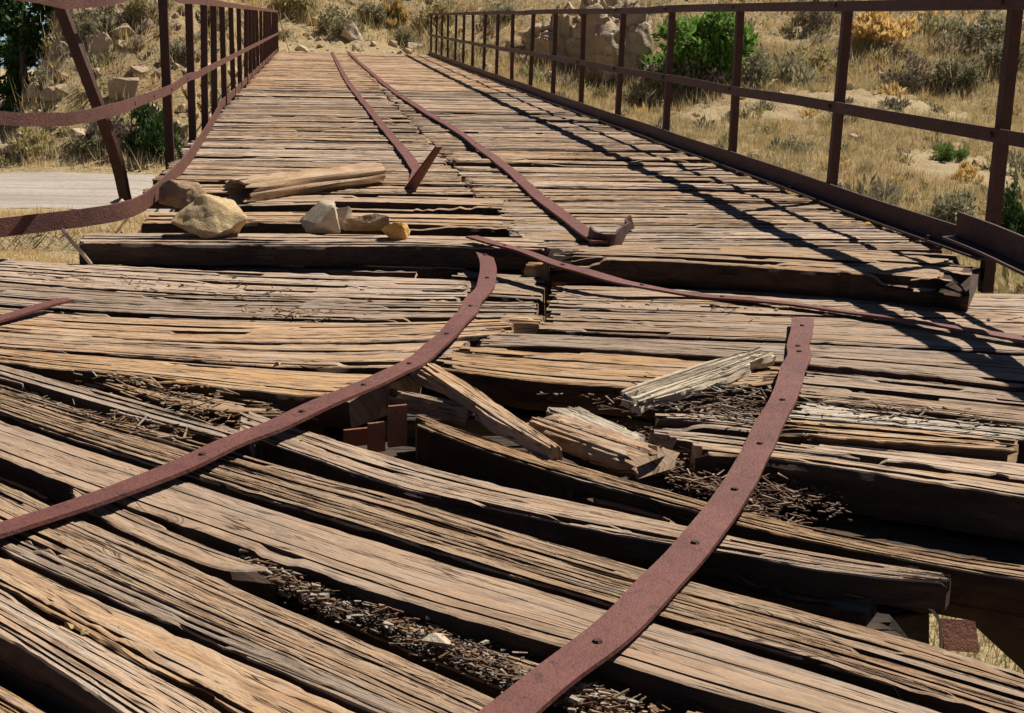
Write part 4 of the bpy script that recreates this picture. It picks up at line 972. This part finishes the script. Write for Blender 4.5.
bush('dark green bush at the right frame edge behind the nearest post', 1016, 250, 60, 80, 'dark')
bush('small grey bush under the middle rail near the second right post', 884, 206, 40, 28, 'grey')
bush('little sage bush in the gully seen right of the third right post', 800, 152, 34, 18, 'sage')
bush('round small weed bush below the pale cliff', 600, 102, 18, 18, 'olive')
bush('row of low dead brush under the bright green bush', 655, 104, 60, 12, 'grey')
bush('sage green bush at the far right corner of the bridge', 408, 46, 34, 26, 'sage')
bush('grey green bush behind the middle of the bridge end', 340, 34, 46, 30, 'sage')
bush('tall olive grass bush at the far left end of the bridge', 292, 16, 50, 30, 'olive')
bush('golden tussock right of the track behind the bridge end', 392, 22, 34, 26, 'gold')
bush('sage bush above the grey boulder behind the bridge', 372, 20, 40, 22, 'sage')
bush('dry olive bush on the bank near the far right railing end', 440, 24, 46, 26, 'olive')
bush('sage bush on the slope above the far right posts', 500, 20, 44, 22, 'sage')
bush('grey green bush on the left hillside right of the leaning post', 100, 34, 46, 30, 'sage')
bush('olive green bush on the upper left hillside beside the first upright post', 144, 22, 40, 28, 'olive')
bush('dusky bush on the left hillside left of the leaning post', 50, 84, 32, 20, 'sage')
bush('grey scrub below the skyline on the left hillside', 44, 62, 30, 18, 'grey')
bush('olive bush at the foot of the left bank by the road', 30, 152, 46, 30, 'olive')
bush('low sage bush at the road edge between the rail and leaning post', 86, 154, 44, 24, 'sage')
bush('large dark bush added for the shaded hollow at the bridge side beyond the road', 150, 158, 58, 66, 'dark')  # dark foliage stands in for shade on the bank
bush('brown grey bush on the left bank under the middle rail', 110, 142, 50, 34, 'grey')
bush('green bush behind the upright left posts', 208, 30, 40, 40, 'olive')
bush('sage clump between the first and second upright left posts', 178, 60, 34, 24, 'sage')

def tree(name, label, px, py, Yd, hh, cr, seed, leafmat, trunk_r=.16, lo=.45, leaves=6500, lsz=.2):
    d = ray(px, py); p = EYE + d*(Yd/d[1]); zg = float(terr(p[0], p[1])); r = np.random.RandomState(seed)
    e = empty(name, (p[0], p[1], zg - .1)); tag(e, label, 'tree', 'trees at the top left')
    V, Fc = [], []
    def limb(a, b, r0, r1, n=5, k=7):
        a = np.array(a, float); b = np.array(b, float); base = len(V); bend = r.normal(0, .05*np.linalg.norm(b - a), 3)
        d = (b - a)/np.linalg.norm(b - a); s1 = np.cross(d, (.3, .9, .2)); s1 /= np.linalg.norm(s1); s2 = np.cross(d, s1)
        for i in range(n + 1):
            t = i/n; c = a + (b - a)*t + bend*math.sin(t*math.pi); rr2 = r0 + (r1 - r0)*t
            for q in range(k): V.append(c + (s1*math.cos(q*6.283/k) + s2*math.sin(q*6.283/k))*rr2)
        for i in range(n):
            for q in range(k): Fc.append((base + i*k + q, base + i*k + (q + 1) % k, base + (i + 1)*k + (q + 1) % k, base + (i + 1)*k + q))
    limb((0, 0, 0), (r.normal(0, .1), r.normal(0, .1), hh*.85), trunk_r, trunk_r*.3, 9, 9)
    tips = []
    for i in range(16):
        z = hh*r.uniform(lo*.8, .85); a = r.uniform(0, 6.28); l = cr*r.uniform(.5, 1.0)*(1.1 - .5*z/hh); b = (math.cos(a)*l, math.sin(a)*l, z + l*r.uniform(.1, .6))
        limb((0, 0, z*.92), b, trunk_r*.35, .02, 4, 5); tips.append(b)
    tips.append((0, 0, hh*.95)); tips = np.array(tips)
    nc = 60; cl = tips[r.randint(len(tips), size=nc)] + r.normal(0, cr*.22, (nc, 3)); cs = r.uniform(.12, .3, nc)*cr
    k = r.randint(nc, size=leaves); dd = r.normal(0, 1, (leaves, 3)); dd /= np.linalg.norm(dd, axis=1)[:, None]
    c = cl[k] + dd*cs[k][:, None]*r.uniform(.2, 1, (leaves, 1))
    ax = r.normal(0, 1, (leaves, 3)); ax /= np.linalg.norm(ax, axis=1)[:, None]; sd = np.cross(ax, r.normal(0, 1, (leaves, 3))); sd /= np.linalg.norm(sd, axis=1)[:, None]
    sz = lsz*r.uniform(.5, 1.2, (leaves, 1))
    LV = np.stack((c - ax*sz, c + sd*sz*.5, c + ax*sz, c - sd*sz*.5), 1).reshape(-1, 3)
    me = np_mesh('crown', LV, np.arange(4*leaves), np.arange(leaves)*4, np.full(leaves, 4)); me.materials.append(leafmat)
    mt = faces_mesh('trunk', np.array(V), Fc, smooth_ang=60); mt.materials.append(BARK)
    for nm, m in (('crown', me), ('trunk', mt)):
        o = bpy.data.objects.new(nm, m); COL.objects.link(o); o.parent = e
tree('tree', 'tall thin tree with a bare dark trunk on the left skyline', 27, 60, 46, 6.0, 1.9, 1, DKGREEN, .13, .5, 4200, .12)
tree('tree', 'dense dark green tree left of the bare trunk at the top left', -4, 80, 52, 3.8, 1.5, 2, DKGREEN, .16, .25, 6500, .13)
tree('tree', 'bright green shrubby tree at the left frame edge below the dark tree', -4, 105, 47, 2.7, 1.2, 3, BRIGHTG, .1, .15, 4000, .1)
tree('tree', 'feathery green tree behind the bare trunk against the sky', 48, 30, 58, 5.2, 1.6, 4, DKGREEN, .1, .4, 3200, .12)

# ------------------------------------------------------------------ hillside rocks
def hill_rock(name, label, px, py, wpx, hpx, seed, mat, depth=.8, rot=0, sub=3, amp=.06, tilt=0, cat='rock'):
    p = hit(px, py); _, _, zz = proj(p); wd = wpx*zz/F_; hh = hpx*zz/F_
    o = link(name, rock_me(name, wd, wd*depth, hh*1.15, seed, 20, sub, amp), mat)
    o.location = (p[0], p[1] + wd*depth*.3, p[2] - hh*.1); o.rotation_euler = (tilt, 0, rot); tag(o, label, cat); return o
hill_rock('rock_outcrop', 'pale cliff outcrop with an overhang beside the bright green bush', 618, 80, 92, 84, 41, ROCK_C, .9, .3, 5, .12)
hill_rock('rock_outcrop', 'broken pale rock ledge left of the cliff behind the far right posts', 556, 66, 70, 60, 42, ROCK_C, .9, -.3, 5, .14)
hill_rock('boulder', 'grey boulder at the track behind the bridge end', 352, 42, 24, 18, 43, ROCK_G, .8, 0, 3)
hill_rock('rock', 'slanted pale slab on the left hillside beside the leaning post', 100, 62, 22, 26, 44, ROCK_C, .5, .5, 3, .06, .2)
hill_rock('rock', 'pale blocky rock on the left hillside under the top rail', 122, 40, 26, 14, 45, ROCK_C, .7, .2, 3)
hill_rock('rock', 'whitish rock left of the leaning post', 63, 54, 14, 10, 46, ROCK_C, .7, .2, 2)
hill_rock('rock', 'low white rock beside the whitish one left of the leaning post', 53, 58, 9, 7, 47, ROCK_C, .7, .2, 2)
hill_rock('rock', 'pale rock on the lower left bank above the middle rail', 52, 102, 20, 13, 48, ROCK_C, .7, .2, 3)
hill_rock('rock', 'tan rock at the left edge above the middle rail', 10, 104, 15, 9, 49, ROCK_C, .7, .2, 2)
hill_rock('rock', 'long pale ledge near the skyline left of the leaning post', 52, 26, 22, 5, 50, ROCK_C, .6, .2, 2)
hill_rock('rock', 'reddish flat rock just right of the leaning post top', 104, 10, 14, 5, 51, ROCK_C, .6, .2, 2)
def rubble(name, label, spots, seed, mat, lo_, hi_):
    r = np.random.RandomState(seed); V, Fc = [], []
    protos = []
    for i in range(5):
        me = rock_me('t', 1, .8, .7, 700 + i, 12, 1, .05); protos.append((np.array([v.co for v in me.vertices]), [tuple(p.vertices) for p in me.polygons])); bpy.data.meshes.remove(me)
    off = 0
    for p in spots:
        co, fs = protos[r.randint(5)]; a = r.uniform(0, 6.28); s = r.lognormal(0, .5)*(lo_ + hi_)/2; ca, sa = math.cos(a), math.sin(a)
        q = np.stack((co[:, 0]*ca - co[:, 1]*sa, co[:, 0]*sa + co[:, 1]*ca, co[:, 2] - .15), -1)*s + p
        V.append(q); Fc += [tuple(i + off for i in f) for f in fs]; off += len(co)
    o = link(name, faces_mesh(name, np.concatenate(V), Fc, smooth_ang=30), mat); tag(o, label, 'rubble', kind='stuff')
rubble('rubble', 'loose pale rubble on the left hillside', scatter(900, -11, -1.5, 34.5, 48, 21), 22, ROCK_C, .1, .34)
rubble('rubble', 'scattered stones on the slopes right of and behind the bridge', np.concatenate((scatter(150, 4, 30, 28, 60, 23), scatter(220, 3, 14, 46, 60, 24), scatter(120, -2, 4, 44, 56, 25))), 26, ROCK_C, .08, .3)
